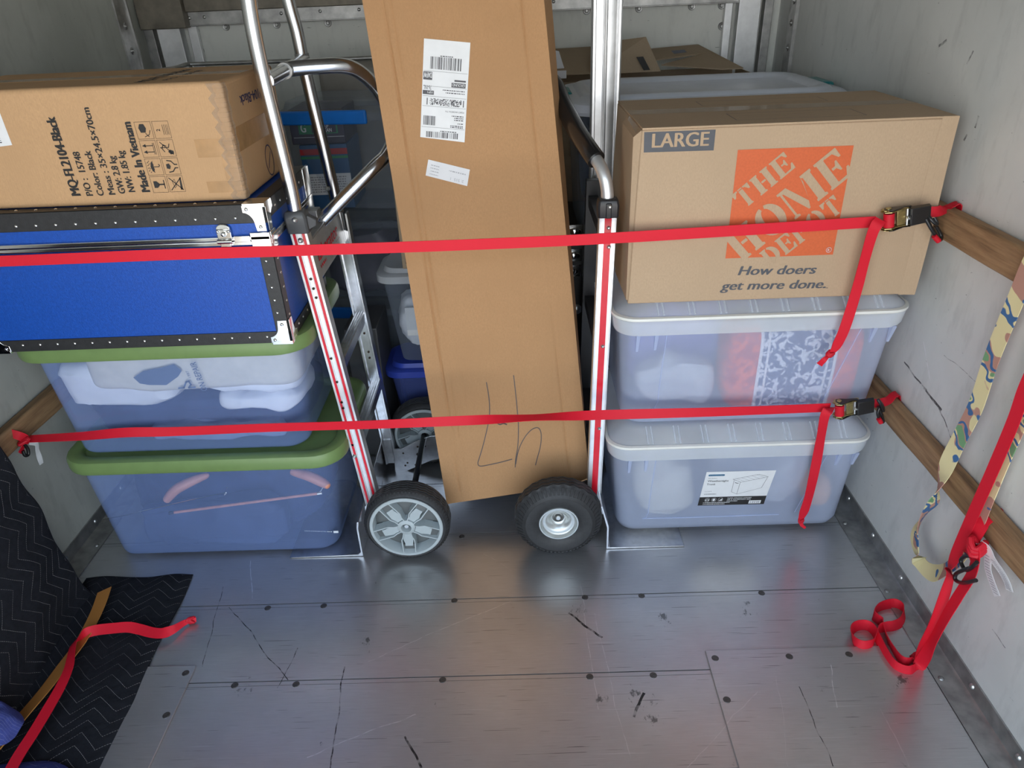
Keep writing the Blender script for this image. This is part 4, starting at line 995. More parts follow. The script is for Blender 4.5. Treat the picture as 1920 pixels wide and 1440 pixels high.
q = MB(); fr_ = plane((sqx1 - 0.012, HY - 0.0015, sqz0 + 0.012), (1, 0, 0), (0, 0, 1), 0); stroke(q, fr_, [(0.006 * math.cos(a), 0.006 * math.sin(a)) for a in [2 * PI * k / 16 for k in range(16)]], 0.001, True); lettering(q, 'R', fr_, -0.0025, -0.003, None, 0.006, 0.01); q.build('registered_mark', 'paper2', hb, recalc=False)
q = MB()
for s, xa, ya, xb, yb_, h in (('How doers', 1383, 516, 1530, 513, 0.0235), ('get more done.', 1350, 544, 1548, 540, 0.0235)):
    a = HP(xa, ya); c = HP(xb, yb_); fv = plane(a, c - a, (0, 0, 1), 0); lettering(q, s, fv, 0, 0, (c - a).length, h, 0.058, 0.22)
fv = plane(HP(1547, 541), (1, 0, 0), (0, 0, 1), 0); lettering(q, 'TM', fv, 0.001, 0.0, None, 0.003, 0.01)
q.build('slogan', 'greyink', hb, recalc=False)

# ------------------------------------------------------------------ tall leaning carton
tb = thing('tall_carton', (-0.04, 1.76, 0.11), 'tall brown shipping carton leaning upright between the two hand trucks', 'box')
bl, br, tl = Vector((-0.249, 1.700, 0.090)), Vector((0.182, 1.722, 0.139)), on_y(679, 0, 1.868)
tn = (br - bl).cross(tl - bl).normalized(); tn = tn if tn.y < 0 else -tn
TP = lambda x, y, e=0.0008: on_p(x, y, bl + tn * e, tn)
br = TP(1106, 905, 0); tr_ = TP(1020, 0, 0)
tl2 = bl + (tl - bl) * 1.12; tr2 = br + (tr_ - br) * 1.12
back = -tn * 0.088
def tf(u, v, d=0.0):
    a = bl + (br - bl) * u; c = tl2 + (tr2 - tl2) * u; return a + (c - a) * v + tn * d
NU, NV = 96, 110
def crease(u, v):
    d = 0.0
    for cu, dep_, wd in ((0.105 + 0.012 * math.sin(v * 3), 0.0022, 0.006), (0.150 + 0.004 * math.sin(v * 9), 0.0016, 0.005), (0.865 + 0.012 * v, 0.0018, 0.006), (0.235 - 0.02 * v, 0.0008, 0.005)):
        d -= dep_ * math.exp(-((u - cu) / wd) ** 2)
    d -= 0.0022 * math.exp(-((v - (0.842 + 0.035 * u + 0.012 * math.sin(u * 9))) / 0.0022) ** 2) * (1 if u < 0.85 else 0)
    d -= 0.0010 * math.exp(-((v - (0.482 + 0.006 * math.sin(u * 7))) / 0.002) ** 2) * (1 if .1 < u < .8 else 0)
    d += 0.0012 * noise.noise(Vector((u * 5, v * 12, 1)))
    return min(0.0, 1.9 * d) * min(1, u * 20, (1 - u) * 20, v * 30)
q = MB(); q.grid(lambda u, v: tf(u, v, crease(u, v)), NU, NV)
sb = Vector((0.028, 0, 0))
q.add([bl, br, tr2, tl2, bl + back, br + back + sb * 0.15, tr2 + back + sb, tl2 + back], [(4, 7, 6, 5), (1, 5, 6, 2), (0, 3, 7, 4), (0, 4, 5, 1), (2, 6, 7, 3)])
q.build('carton', 'cbrown', tb)
lc = [TP(795, 72), TP(882, 80), TP(871, 267), TP(788, 257)]
q = MB(); q.poly(lc[::-1]); q.build('shipping_label', 'paper', tb, recalc=False)
# label frame: origin at the label's far corner so the print reads upside down, as in the photo
o_ = TP(882, 80, 0.0014); ux = (TP(795, 72, 0.0014) - o_); uy = (TP(871, 267, 0.0014) - o_); LW, LH = ux.length, uy.length
sfn = lambda u, v: o_ + ux * (u / LW) + uy * ((LH - v) / LH) * 1.0 if False else o_ + ux * (u / LW) + uy * (v / LH)
# here u runs from the right edge to the left, v from the top edge down: the label is turned through 180 degrees
q = MB(); Lw, Lh = LW, LH
mm = lambda f: f * Lh
bars(q, sfn, Lw * .17, Lw * .85, mm(.165), mm(.285), 26, 11)
rect(q, sfn, Lw * .79, mm(.315), Lw * .985, mm(.395)); rect(q, sfn, Lw * .05, mm(.375), Lw * .30, mm(.392)); rect(q, sfn, Lw * .05, mm(.405), Lw * .36, mm(.45)); rect(q, sfn, Lw * .74, mm(.50), Lw * .985, mm(.54))
lettering(q, '76-INL', sfn, Lw * .80, mm(.45), Lw * .17, .010, flip=False)
for v in (.305, .455, .555, .655, .87): rect(q, sfn, Lw * .02, mm(v), Lw * .98, mm(v) + .0005)
r2 = random.Random(4)
for i in range(46):
    for j in range(9):
        if r2.random() < .5: rect(q, sfn, Lw * (.12 + .70 * i / 46), mm(.575 + .068 * j / 9), Lw * (.12 + .70 * (i + 1) / 46), mm(.575 + .068 * (j + 1) / 9))
rect(q, sfn, Lw * .065, mm(.575), Lw * .085, mm(.643)); rect(q, sfn, Lw * .87, mm(.575), Lw * .89, mm(.643))
bars(q, sfn, Lw * .68, Lw * .95, mm(.755), mm(.85), 14, 8); bars(q, sfn, Lw * .16, Lw * .88, mm(.915), mm(.975), 26, 9)
def blocks(q, fn, x, y, W, h, seed):   # lines too small to read: word-length blocks of fine print
    r = random.Random(seed); u = x
    while u < x + W:
        k = h * r.choice((1.0, 1.6, 2.6)); rect(q, fn, u, y, min(u + k, x + W), y + h); u += k + h * .7
lettering(q, 'FORT WORTH TX', sfn, Lw * .05, mm(.68) + .002, Lw * .42, .0036)
for i, (v, a, l_) in enumerate(((.15, .36, .27), (.48, .06, .5), (.505, .06, .42), (.735, .06, .26), (.755, .06, .20), (.775, .06, .20), (.81, .06, .12), (.835, .06, .28), (.85, .06, .28), (.90, .2, .36))): blocks(q, sfn, Lw * a, mm(v), Lw * l_, .0022, i)
q.build('label_print', 'labelink', tb, recalc=False)
q = MB(); s3 = lambda u, v: sfn(u, v) + tn * .0005; lettering(q, 'DAFW', s3, Lw * .80, mm(.322), Lw * .175, .0125, .02); lettering(q, 'GROUND', s3, Lw * .065, mm(.412), Lw * .28, .0065, .015); lettering(q, '1SP1', s3, Lw * .76, mm(.507), Lw * .12, .005, .015); q.build('label_reversed_print', 'paper', tb, recalc=False)
q = MB(); q.poly([TP(803, 299), TP(881, 318), TP(876, 349), TP(798, 329)][::-1]); q.build('small_label', 'paper2', tb, recalc=False)
o2 = TP(881, 318, .0014); u2 = TP(803, 299, .0014) - o2; v2 = TP(876, 349, .0014) - o2; w2, h2 = u2.length, v2.length; s4 = lambda u, v: o2 + u2 * (u / w2) + v2 * (v / h2)
q = MB(); lettering(q, '2: 515  1', s4, w2 * .10, h2 * .72, w2 * .32, .007); blocks(q, s4, w2 * .08, h2 * .32, w2 * .4, .0028, 31)
for v in (.25, .42, .6, .78): blocks(q, s4, w2 * .72, h2 * v, w2 * .2, .002, int(v * 50))
q.build('small_label_print', 'faintink', tb, recalc=False)
q = MB()
for L, t in (([(912, 717), (916, 740), (918, 762), (917, 785), (912, 810), (905, 838), (899, 858), (896, 869), (901, 874), (920, 871), (942, 866), (960, 861)], 1.5),
             ([(963, 704), (966, 730), (970, 770), (972, 800), (971, 835), (967, 860), (966, 876)], 1.5),
             ([(967, 870), (972, 845), (982, 823), (994, 808), (1005, 802), (1012, 805), (1015, 818), (1013, 838), (1008, 857), (1004, 872)], 1.5),
             ([(893, 783), (902, 786)], 0.8), ([(917, 791), (923, 794), (930, 792), (937, 796), (944, 794), (950, 796)], 2.2)):
    P = catmull([(x, y, 0) for x, y in L], 4); stroke(q, lambda u, v: TP(u, v, .0012), P, t)
q.build('pen_marks', 'pen', tb, recalc=False)

# ------------------------------------------------------------------ hand trucks
def tyre(q, c, R, prof, n=150, groove=(), amp=0.0022, cyc=30):
    """prof: (radius, y) closed section from the outer bead over the tread to the inner bead; grooves zigzag round the tread"""
    def f(k):
        out = []
        tri = abs(((k * cyc / n) % 1) * 2 - 1) * 2 - 1
        for r, y, g in prof: out.append((r, y + (tri * amp if g else 0)))
        return out
    i0 = len(q.f); q.lathe(f, c, 'y', n); m = len(prof) - 1
    for k in range(len(q.f) - i0):
        i = k % m
        if prof[i][2] and prof[i + 1][2] and max(prof[i][0], prof[i + 1][0]) < R - .002: q.mi[i0 + k] = 1
def plate_bolt(q, c, r=0.006, h=0.004): q.lathe([(0, -h), (r * .35, -h), (r * .45, -h * .5), (r * .6, -h * .9), (r, -h * .3), (r * 1.1, 0)], c, 'y', 14)

def spoked_wheel(t, c, lab=None):
    R = 0.1235; x, y, z = c
    q = MB(); P = [(0.100, 0.004, 0), (0.104, 0.001, 0), (0.111, 0.0, 0), (0.1165, 0.004, 0), (0.1205, 0.011, 0)]
    for g in (0.020, 0.030, 0.040, 0.050): P += [(R - .0008, g - .0032, 1), (R - .0045, g - .0020, 1), (R - .0045, g + .0006, 1), (R - .0002, g + .0016, 1)]
    P += [(0.1205, 0.060, 0), (0.1165, 0.067, 0), (0.111, 0.071, 0), (0.100, 0.067, 0), (0.100, 0.004, 0)]
    tyre(q, c, R, P)
    for k in range(72):   # shoulder lugs
        a = 2 * PI * k / 72; d = Vector((math.cos(a), 0, math.sin(a))); q.beam(Vector(c) + d * 0.1135 + Vector((0, .0018, 0)), Vector(c) + d * 0.1215 + Vector((0, .011, 0)), (-d.z, 0, d.x), 0.0024, (0, -1, 0.0), 0.0012)
    wq = q.build('wheel', ['rubber', 'groove'], t)
    q = MB(); q.lathe([(0.1045, 0.004), (0.1045, -0.001), (0.1025, -0.003), (0.0955, -0.003), (0.0945, -0.001), (0.092, 0.035)], c, 'y', 64)
    for k in range(5):
        a = R_(-90 + 72 * k); d = Vector((math.cos(a), 0, math.sin(a))); n = Vector((-d.z, 0, d.x))
        pt = lambda r, o, h: Vector(c) + d * r + n * o + Vector((0, h, 0))
        for s in (-1, 1):
            path = [(0.021, 0.0105), (0.034, 0.0125), (0.048, 0.0185), (0.070, 0.0180), (0.096, 0.0175)]
            for (r0, o0), (r1, o1) in zip(path, path[1:]):
                w_ = 0.0016; q.hexa([pt(r0, s * o0 - w_, 0.028), pt(r0, s * o0 + w_, 0.028), pt(r0, s * o0 + w_, 0.0), pt(r0, s * o0 - w_, 0.0), pt(r1, s * o1 - w_, 0.03), pt(r1, s * o1 + w_, 0.03), pt(r1, s * o1 + w_, 0.0), pt(r1, s * o1 - w_, 0.0)])
        q.prism([pt(r, o, 0.004) for r, o in ((0.026, -.009), (0.038, -.0115), (0.046, -.0145), (0.063, -.0105), (0.072, -.011), (0.072, .011), (0.063, .0125), (0.046, .0145), (0.038, .0115), (0.026, .009))], (0, 0.012, 0))
    q.lathe([(0.0135, 0.03), (0.0135, 0.0), (0.015, -0.004), (0.021, -0.003), (0.025, 0.0), (0.026, 0.03)], c, 'y', 30)
    rim = q.build('rim', 'wheelgrey', wq, ang=30)
    q = MB(); q.lathe([(0.093, 0.036), (0.060, 0.030), (0.024, 0.026), (0.013, 0.028)], c, 'y', 40)
    for k in range(5):
        a = R_(-90 + 72 * k); d = Vector((math.cos(a), 0, math.sin(a))); n = Vector((-d.z, 0, d.x))
        q.hexa([Vector(c) + d * r + n * o + Vector((0, h, 0)) for r, o, h in ((.07, -.016, .034), (.07, .016, .034), (.07, .016, .008), (.07, -.016, .008), (.095, -.016, .036), (.095, .016, .036), (.095, .016, .016), (.095, -.016, .016))])
    q.build('wheel_dish', 'wheeldark', wq)
    q = MB(); q.lathe([(0.0, 0.004), (0.006, 0.004), (0.0068, 0.008), (0.0068, 0.03)], c, 'y', 16); q.tube([Vector(c) + Vector((-.004, .003, .010)), Vector(c) + Vector((0, -.001, .015)), Vector(c) + Vector((.004, .003, .008))], 0.0012, 6); q.build('axle_end', 'steel', wq)
    return wq

def channel(t, name, B, T, hw, hv, stripes, face_dx=(1, 0, 0), cut=None):
    d = (T - B).normalized(); u = Vector((1, 0, 0)); u = (u - d * u.dot(d)).normalized(); v = d.cross(u); v = v if v.y > 0 else -v
    q = MB(); off = v * hv
    q.beam(B + off, T + off, u, hw, v, hv)
    for s in (-1, 1): q.beam(B - v * .0006 + u * s * (hw - .0016), T - v * .0006 + u * s * (hw - .0016), u, .0016, v, .0016)
    if len(stripes) == 2:
        for s in (-1, 1): q.beam(B + u * s * .0052, T + u * s * .0052, u, .0007, v, .0012)
    r = q.build(name, 'alum_w', t, bevel=0.001)
    for c_, w_ in stripes:
        q = MB(); q.beam(B + u * c_ - v * .0008, T + u * c_ - v * .0008, u, w_, v, .0008); q.build('stripe', 'redpaint', r, label='red stripe')
    return r, d, u, v

# the silver truck on the left, toe plate under the green-lidded totes
Yn, Yf = 1.650, 2.005
hl = thing('hand_truck', (-0.45, 1.84, 0.0), 'tall silver hand truck with grey spoked wheels and twin red stripes', 'hand truck')
T_, B0 = on_y(557, 427, Yn), on_y(688, 905, Yn)
d_ = (T_ - B0).normalized(); B_ = B0 - d_ * ((B0.z - 0.075) / d_.z)
rl, d_, u_, v_ = channel(hl, 'side_rail', B_, T_, 0.0205, 0.014, ((-0.0115, 0.0033), (0.0105, 0.0033)))
for px, py in ((583, 523), (588, 541), (593, 558), (621, 672), (632, 716), (641, 754), (643.5, 765), (661, 834)):
    q = MB(); p = on_y(px, py, Yn) - v_ * 0.0016; q.lathe([(0, 0), (0.0036, 0)], p, 'y', 12); q.build('bolt_hole', 'inside', rl, recalc=False)
for px, py in ((563.5, 451), (665, 855)): q = MB(); plate_bolt(q, on_y(px, py, Yn) - v_ * 0.001, 0.0062, 0.004); q.build('bolt', 'steel', rl)
q = MB(); c_ = T_ + Vector((0, 0.015, 0.012)); q.loft([[Vector((c_.x + dx * k + s_, c_.y + dy * k2, c_.z + h)) for dx, dy in ((-.8, -1), (.8, -1), (1, -.8), (1, .8), (.8, 1), (-.8, 1), (-1, .8), (-1, -.8))] for h, k, k2, s_ in ((-.026, .0255, .021, .002), (.010, .0265, .022, 0), (.022, .024, .020, -.001), (.027, .019, .017, -.001))])
q.prism([c_ + Vector((.024, -.012, -.02)), c_ + Vector((.044, -.006, -.012)), c_ + Vector((.046, -.006, .002)), c_ + Vector((.026, -.012, .016))], (0, .02, 0)); q.build('clamp', 'capgrey', hl, bevel=0.002)
q = MB(); plate_bolt(q, on_y(552.5, 413, Yn - 0.008), 0.0062, 0.004); q.build('bolt', 'steel', hl)
fT, fB0 = on_y(640, 432, Yf), on_y(736, 872, Yf)
fd = (fT - fB0).normalized(); fB = fB0 - fd * ((fB0.z - 0.03) / fd.z)
q = MB(); fo = Vector((0, 0.016, 0)); q.beam(fB + fo, fT + fo, (1, 0, 0), 0.0205, (0, 1, 0), 0.015)
for s in (-1, 1): q.beam(fB + Vector((s * .017, -.002, 0)), fT + Vector((s * .017, -.002, 0)), (1, 0, 0), .0035, (0, 1, 0), .0035)
fr = q.build('side_rail', 'alum', hl, bevel=0.001)
for px, py in ((683, 625), (691, 660), (693, 671), (726, 839)): q = MB(); q.lathe([(0, 0), (0.0036, 0)], on_y(px, py, Yf) - Vector((0, .0006, 0)), 'y', 12); q.build('bolt_hole', 'inside', fr, recalc=False)
q = MB(); r_ = random.Random(3)
for k in range(16): p = fB0 + Vector((0.012 + r_.uniform(-.004, .004), -0.003, 0.02 - 0.007 * k)); q.lathe([(0, -.0022), (.0026, -.001), (.003, .001)], p, 'y', 8)
q.build('weld_bead', 'chrome', fr)
# two long handles
tn_ = [on_y(x, y, 1.666) for x, y in ((556, 408), (545, 352), (520, 250), (497, 158), (484, 100), (474, 50), (466, 0), (459, -60), (455, -110))]
q = MB(); q.tube(catmull(tn_, 5), 0.0165, 18); q.build('handle_tube', 'tube', hl)
tf_ = [on_y(x, y, 2.020) for x, y in ((648, 470), (632, 385), (605, 270), (578, 158), (567, 110), (557, 60), (543, 10), (530, -45), (522, -90))]
q = MB(); q.tube(catmull(tf_, 5), 0.0165, 18); q.build('handle_tube', 'tube', hl)
q = MB()
for s in (-1, 1): q = MB(); a = fT + Vector((s * .024, 0.01, -0.05)); q.beam(a, a + Vector((s * -.003, 0, .10)), (1, 0, 0), 0.003, (0, 1, 0), 0.016); q.build('clamp', 'alum_d', hl, bevel=0.001)
q = MB(); plate_bolt(q, on_y(614, 354, 2.003), 0.006, 0.004); q.build('bolt', 'steel', hl)
# rear loop handle
lp = [on_y(*p) for p in ((590, 428, 1.85), (604, 413, 1.85), (650, 366, 1.87), (700, 315, 1.90), (724, 290, 1.94), (737, 258, 1.97), (733, 215, 1.985), (718, 183, 1.98), (696, 153, 1.945), (668, 131, 1.91), (640, 123, 1.885), (600, 124, 1.865), (560, 127, 1.855), (538, 130, 1.85))]
q = MB(); q.tube(catmull(lp, 6), 0.0178, 18); q.build('loop_handle', 'tube', hl)
ca, cb = on_y(500, 152, 1.666), on_y(571, 112, 2.020)
q = MB(); q.tube([ca, ca.lerp(cb, .55), cb], 0.0155, 16); q.build('cross_tube', 'tube', hl)
q = MB(); m_ = ca.lerp(cb, .44); q.tube([m_ - (cb - ca).normalized() * .006, m_ + (cb - ca).normalized() * .008], 0.0185, 16); q.build('weld_collar', 'alum_d', hl)
q = MB(); p = tf_[4]; q.tube([p - Vector((0, 0, .012)), p + Vector((0, 0, .012))], 0.0185, 16); q.build('weld_collar', 'alum_d', hl)
# name plate between the rails
def on_rail(z): return B_ + d_ * ((z - B_.z) / d_.z)
def on_far(z): return fB + fd * ((z - fB.z) / fd.z)
za, zb2 = on_y(588, 448, 1.70).z, on_y(603, 523, 1.70).z
pa, pb_ = on_rail(za), on_rail(zb2)
X_ = lambda p, dx: p.x + dx
q = MB(); q.hexa([Vector((pb_.x - .012, 1.677, zb2)), Vector((pb_.x + .010, 1.677, zb2)), Vector((pb_.x + .010, 2.005, zb2)), Vector((pb_.x - .012, 2.005, zb2)), Vector((pa.x - .012, 1.677, za)), Vector((pa.x + .010, 1.677, za)), Vector((pa.x + .010, 2.005, za)), Vector((pa.x - .012, 2.005, za))]); q.build('name_plate', 'alum_w', hl, bevel=0.0015)
O_ = Vector((pb_.x + .0108, 1.684, zb2)); fv = plane(O_, (0, 1, 0), (pa - pb_), 0.0006); ph = (pa - pb_).length
q = MB(); lettering(q, 'Liberator', fv, 0.030, ph * .40, 0.225, 0.036, 0.022, 0.15); blocks(q, fv, 0.032, ph * .22, 0.06, 0.007, 8); rect(q, fv, 0.215, ph * .3, 0.262, ph * .31); q.build('plate_lettering', 'redpaint', hl, recalc=False)
q = MB(); q.box((pa.x - .03, 1.677, za - .002), (pa.x + .014, 1.86, za + .004)); q.box((lp[0].x - .024, 1.832, za - .01), (lp[0].x + .018, 1.872, za + .034)); q.build('bracket', 'alum_d', hl, bevel=0.002)
# rungs
for (x0, y0), (x1, y1) in (((643, 690), (683, 588)), ((672, 800), (708, 738))):
    A = on_y(x0, y0, 1.68); C_ = on_y(x1, y1, 2.005); z = (A.z + C_.z) / 2
    xa = on_rail(z).x
    q = MB(); q.box((xa - .016, 1.677, z - .017), (xa + .014, 2.008, z + .014))
    for k in range(4): q.box((xa - .014 + .0075 * k, 1.677, z + .014), (xa - .0105 + .0075 * k, 2.008, z + .0165))
    q.build('rung', 'alum', hl, bevel=0.0008)
# axle, bracket, toe plate, wheels
wx, wz = -0.350, 0.1245
q = MB(); q.tube([(wx, 1.58, wz), (wx, 2.06, wz)], 0.0095, 14); q.build('axle', 'black', hl)
q = MB(); P = [on_y(x, y, 2.0) for x, y in ((737, 842), (752, 842), (776, 829), (806, 818), (862, 815), (864, 848), (812, 862), (770, 880), (742, 893))]
q.prism(P, (0, 0.005, 0)); bk = q.build('axle_bracket', 'alum', hl, bevel=0.001)
q = MB(); q.prism([Vector((min(p.x, wx + .02), p.y - .330, p.z)) for p in P if p.x < wx + .05 or p.z < .13], (0, 0.005, 0)); q.build('axle_bracket', 'alum', hl, bevel=0.001)
for px, py, r in ((756, 850, .0032), (783, 838, .0034), (784, 852, .0062), (764, 868, .0034), (760, 873, .0034), (779, 872, .003), (797, 837, .0028)): q = MB(); q.lathe([(0, 0), (r, 0)], on_y(px, py, 1.9994), 'y', 12); q.build('bracket_hole', 'inside', bk, recalc=False)
q = MB(); fx = -0.500
q.prism([(fx + .006, 1.580, 0.0015), (fx - .215, 1.580, 0.0015), (fx - .205, 1.580, 0.0035), (fx - .01, 1.580, 0.0075), (fx, 1.580, 0.017), (fx, 1.580, 0.105), (fx + .004, 1.580, 0.13), (fx + .010, 1.580, 0.13), (fx + .006, 1.580, 0.105)], (0, 0.50, 0)); q.build('toe_plate', 'alum', hl, bevel=0.001)
q = MB(); q.beam((fx + .015, 1.66, .10), (fx + .045, 1.66, .13), (0, 1, 0), .010, (0, 0, 1), .03); q.build('toe_gusset', 'alum', hl)
q = MB(); q.beam((fx + .015, 2.01, .10), (fx + .04, 2.01, .10), (0, 1, 0), .010, (0, 0, 1), .03); q.build('toe_gusset', 'alum', hl)
spoked_wheel(hl, (wx, 1.558, wz)); spoked_wheel(hl, (wx + .004, 2.028, wz))

# the right-hand truck: broad red stripe, pneumatic tyre, black grip
hr = thing('hand_truck', (0.19, 1.82, 0.0), 'silver hand truck with one broad red stripe, fat black tyre and black grip', 'hand truck')
Yq = 1.655
T_, B0 = on_y(1140.5, 402, Yq), on_y(1115, 905, Yq)
d2 = (T_ - B0).normalized(); B_ = B0 - d2 * ((B0.z - 0.06) / d2.z)
rr, d2, u2_, v2_ = channel(hr, 'side_rail', B_, T_, 0.0205, 0.014, ((0.0005, 0.0082),))
for px, py in ((1141, 427), (1130, 649), (1123.5, 803), (1141.5, 463)): q = MB(); plate_bolt(q, on_y(px, py, Yq) - v2_ * 0.001, 0.0050, 0.004); q.build('bolt', 'steel', rr)
q = MB(); fB2, fT2 = B_ + Vector((0, .345, 0)), T_ + Vector((0, .345, 0)); q.beam(fB2, fT2, (1, 0, 0), .0205, (0, 1, 0), .014); q.build('side_rail', 'blackp', hr, bevel=.001)
for z in (0.30, 0.62, 0.92):
    x = (B_ + d2 * ((z - B_.z) / d2.z)).x; q = MB(); q.box((x - .014, Yq + .026, z - .016), (x + .014, Yq + .34, z + .016)); q.build('rung', 'blackp', hr, bevel=.001)
c_ = T_ + Vector((0, 0.014, 0.012)); q = MB(); q.loft([[Vector((c_.x + dx * k, c_.y + dy * k2, c_.z + h)) for dx, dy in ((-.8, -1), (.8, -1), (1, -.8), (1, .8), (.8, 1), (-.8, 1), (-1, .8), (-1, -.8))] for h, k, k2 in ((-.020, .0245, .020), (.008, .0255, .021), (.020, .0235, .020), (.024, .019, .017))])
q.box(c_ + Vector((-.0065, -.0235, -.02)), c_ + Vector((.0065, -.019, .016))); q.build('clamp', 'blackp', hr, bevel=.002)
q = MB(); plate_bolt(q, on_y(1143.5, 388, Yq - .010), .0048, .003); q.build('bolt', 'steel', hr)
hp = [on_y(1139, 380, 1.672), on_y(1138.5, 358, 1.673), on_y(1134, 333, 1.68), on_y(1124, 309, 1.70), on_y(1108, 286, 1.735), on_y(1082, 246, 1.82), on_y(1056, 196, 1.93), on_y(1040, 160, 1.99)]
hp = hp + [hp[-1] + Vector((-.03, .02, .02)), hp[-1] + Vector((-.08, .03, .01)), hp[-1] + Vector((-.11, .03, -.05))]
cp = catmull(hp, 7)
q = MB(); q.tube(cp, 0.0150, 16); q.build('handle_tube', 'alum_w', hr)
k0 = next(i for i, p in enumerate(cp) if (p - hp[4]).length < .03 or p.y > hp[4].y - .012)
q = MB(); q.tube(cp[k0:k0 + 40], 0.0225, 18); q.build('grip', 'grip', hr)
wc = (0.083, 1.545, 0.1265)
q = MB(); P = [(0.0535, .016, 0), (0.056, .010, 0), (0.064, .004, 0), (0.080, -.002, 0), (0.094, -.001, 0), (0.0965, .0015, 0), (0.106, .006, 0), (0.114, .014, 0), (0.1195, .021, 0)]
for g in (0.031, 0.045, 0.059): P += [(0.1245, g - .0050, 1), (0.1235, g - .0012, 1), (0.1205, g - .0010, 1), (0.1205, g + .0004, 1), (0.1248, g + .0008, 1)]
P += [(0.1195, .070, 0), (0.106, .084, 0), (0.080, .092, 0), (0.056, .080, 0), (0.0535, .016, 0)]
tyre(q, wc, .125, P, 150, amp=.0035, cyc=26)
for k in range(58):
    a = 2 * PI * (k + .5) / 58; d = Vector((math.cos(a), 0, math.sin(a))); q.beam(Vector(wc) + d * .1035 + Vector((0, .0045, 0)), Vector(wc) + d * .1175 + Vector((0, .0185, 0)), (-d.z, 0, d.x), .0030, (d.x * .7, -.7, d.z * .7), .0020)
wr = q.build('wheel', ['rubber', 'groove'], hr, ang=30)
q = MB(); q.lathe([(0.0545, .016), (.0565, .009), (.0555, .006), (.0525, .006), (.0505, .010), (.048, .016), (.044, .018), (.040, .0165), (.032, .020), (.024, .030), (.0195, .036), (.017, .036), (.0165, .046)], wc, 'y', 56); q.build('hub', 'hub', wr, ang=60)
q = MB(); q.lathe([(.0166, .038), (.0135, .034), (.0130, .046), (.008, .046)], wc, 'y', 28); q.build('bearing', 'alum_d', wr)
q = MB(); q.lathe([(0, .030), (.006, .030), (.0078, .034), (.0078, .06)], wc, 'y', 18); q.build('axle_end', 'steel', wr)
q = MB(); q.tube([(wc[0], 1.60, wc[2]), (wc[0], 2.03, wc[2])], .0095, 12); q.build('axle', 'black', hr)
q = MB(); P = [(B_.x - .02, 0, .19), (B_.x + .012, 0, .19), (.222, 0, .06), (.19, 0, .05), (wc[0] - .015, 0, .112), (wc[0] - .015, 0, .142)]
for y in (1.668, 2.0): q = MB(); q.prism([(x, y, z) for x, _, z in P], (0, .005, 0)); q.build('axle_bracket', 'alum', hr)
q = MB(); fx = on_z(1137, 1033, 0).x
q.prism([(fx, 1.580, .0015), (fx + .23, 1.580, .0015), (fx + .225, 1.580, .0045), (fx + .010, 1.580, .0065), (fx + .006, 1.580, .011), (fx + .006, 1.580, .085), (fx - .014, 1.580, .16), (fx - .019, 1.580, .16), (fx, 1.580, .082)], (0, .46, 0)); q.build('toe_plate', 'alum', hr, bevel=.001)

# aluminium post behind it
po = thing('aluminium_post', (0.248, 2.09, 0.0), 'tall bright aluminium channel post standing behind the black-handled hand truck', 'post')
a0, a1 = on_y(1108, 200, 2.075).x, on_y(1161, 200, 2.075).x
wp = a1 - a0; pr = [(0, .004), (.003, 0), (.010, 0), (.011, .004), (.030, .004), (.032, -.010), (.036, -.012), (.040, -.008), (wp - .018, -.008), (wp - .012, -.004), (wp - .010, -.010), (wp - .004, -.012), (wp, -.008), (wp, .030), (0, .030)]
q = MB(); z0p = on_y(1100, 408, 2.07).z; q.prism([(a0 + x, 2.075 + y, z0p - .02) for x, y in pr], (0, 0, 2.15 - z0p)); q.build('channel', 'alum_w', po, bevel=.0008)
q = MB(); q.box((a0 - .004, 2.066, 0), (a0 + .06, 2.107, z0p)); q.box((a0 - .008, 2.064, z0p - .03), (a0 + .062, 2.107, z0p + .004)); q.build('foot_sleeve', 'blackp', po, bevel=.006)
for px, py in ((1114.5, 333), (1113.5, 370)): q = MB(); plate_bolt(q, on_y(px, py, 2.075), .0068, .005); q.build('bolt', 'steel', po)

# ------------------------------------------------------------------ cargo behind the front row
# black case with chrome latches, the pale-lidded tote on it
case = thing('road_case', (0.54, 2.42, 0.0), 'black hard case with chrome latches behind the tall carton, under the pale-lidded tote', 'case')
q = MB(); q.box((0.095, 2.165, 0.0), (0.96, 2.66, 0.742)); q.build('body', 'blackp', case, bevel=.012)
for px, py in ((1082, 433), (1080, 478), (1077, 507)):
    c = on_y(px, py, 2.163); q = MB(); q.box(c - Vector((.038, .004, .020)), c + Vector((.020, .002, .020)))
    q.loft([[c + Vector((.022 * math.cos(a) * k - .006, -.004 - h, .012 * math.sin(a) * k)) for a in [2 * PI * i / 16 for i in range(16)]] for k, h in ((1, 0), (.9, .006), (.5, .009))]); q.build('latch', 'chrome', case, bevel=.001)
q = MB(); c = on_y(1081, 580, 2.163); q.lathe([(0, -.008), (.012, -.006), (.018, 0)], c, 'y', 16); q.build('lock', 'steel', case)
pt_ = thing('storage_tote', (0.56, 2.39, 0.744), 'long tote with pale grey lid and teal handles behind the moving carton', 'storage bin')
X0, X1, Y0, Y1, zl = 0.150, 0.970, 2.125, 2.64, 1.170
q = MB(); L = []
for ins, z in ((.06, .745), (.045, .75), (.028, 1.13)): L.append(rrect(X0 + ins, X1 - ins, Y0 + ins, Y1 - ins, .05, z))
q.loft(L, True, False); q.build('tub', 'dkclear', pt_)
q = MB(); o = lambda d, z: rrect(X0 + d, X1 - d, Y0 + d, Y1 - d, .10 - d * .4, z, 10)
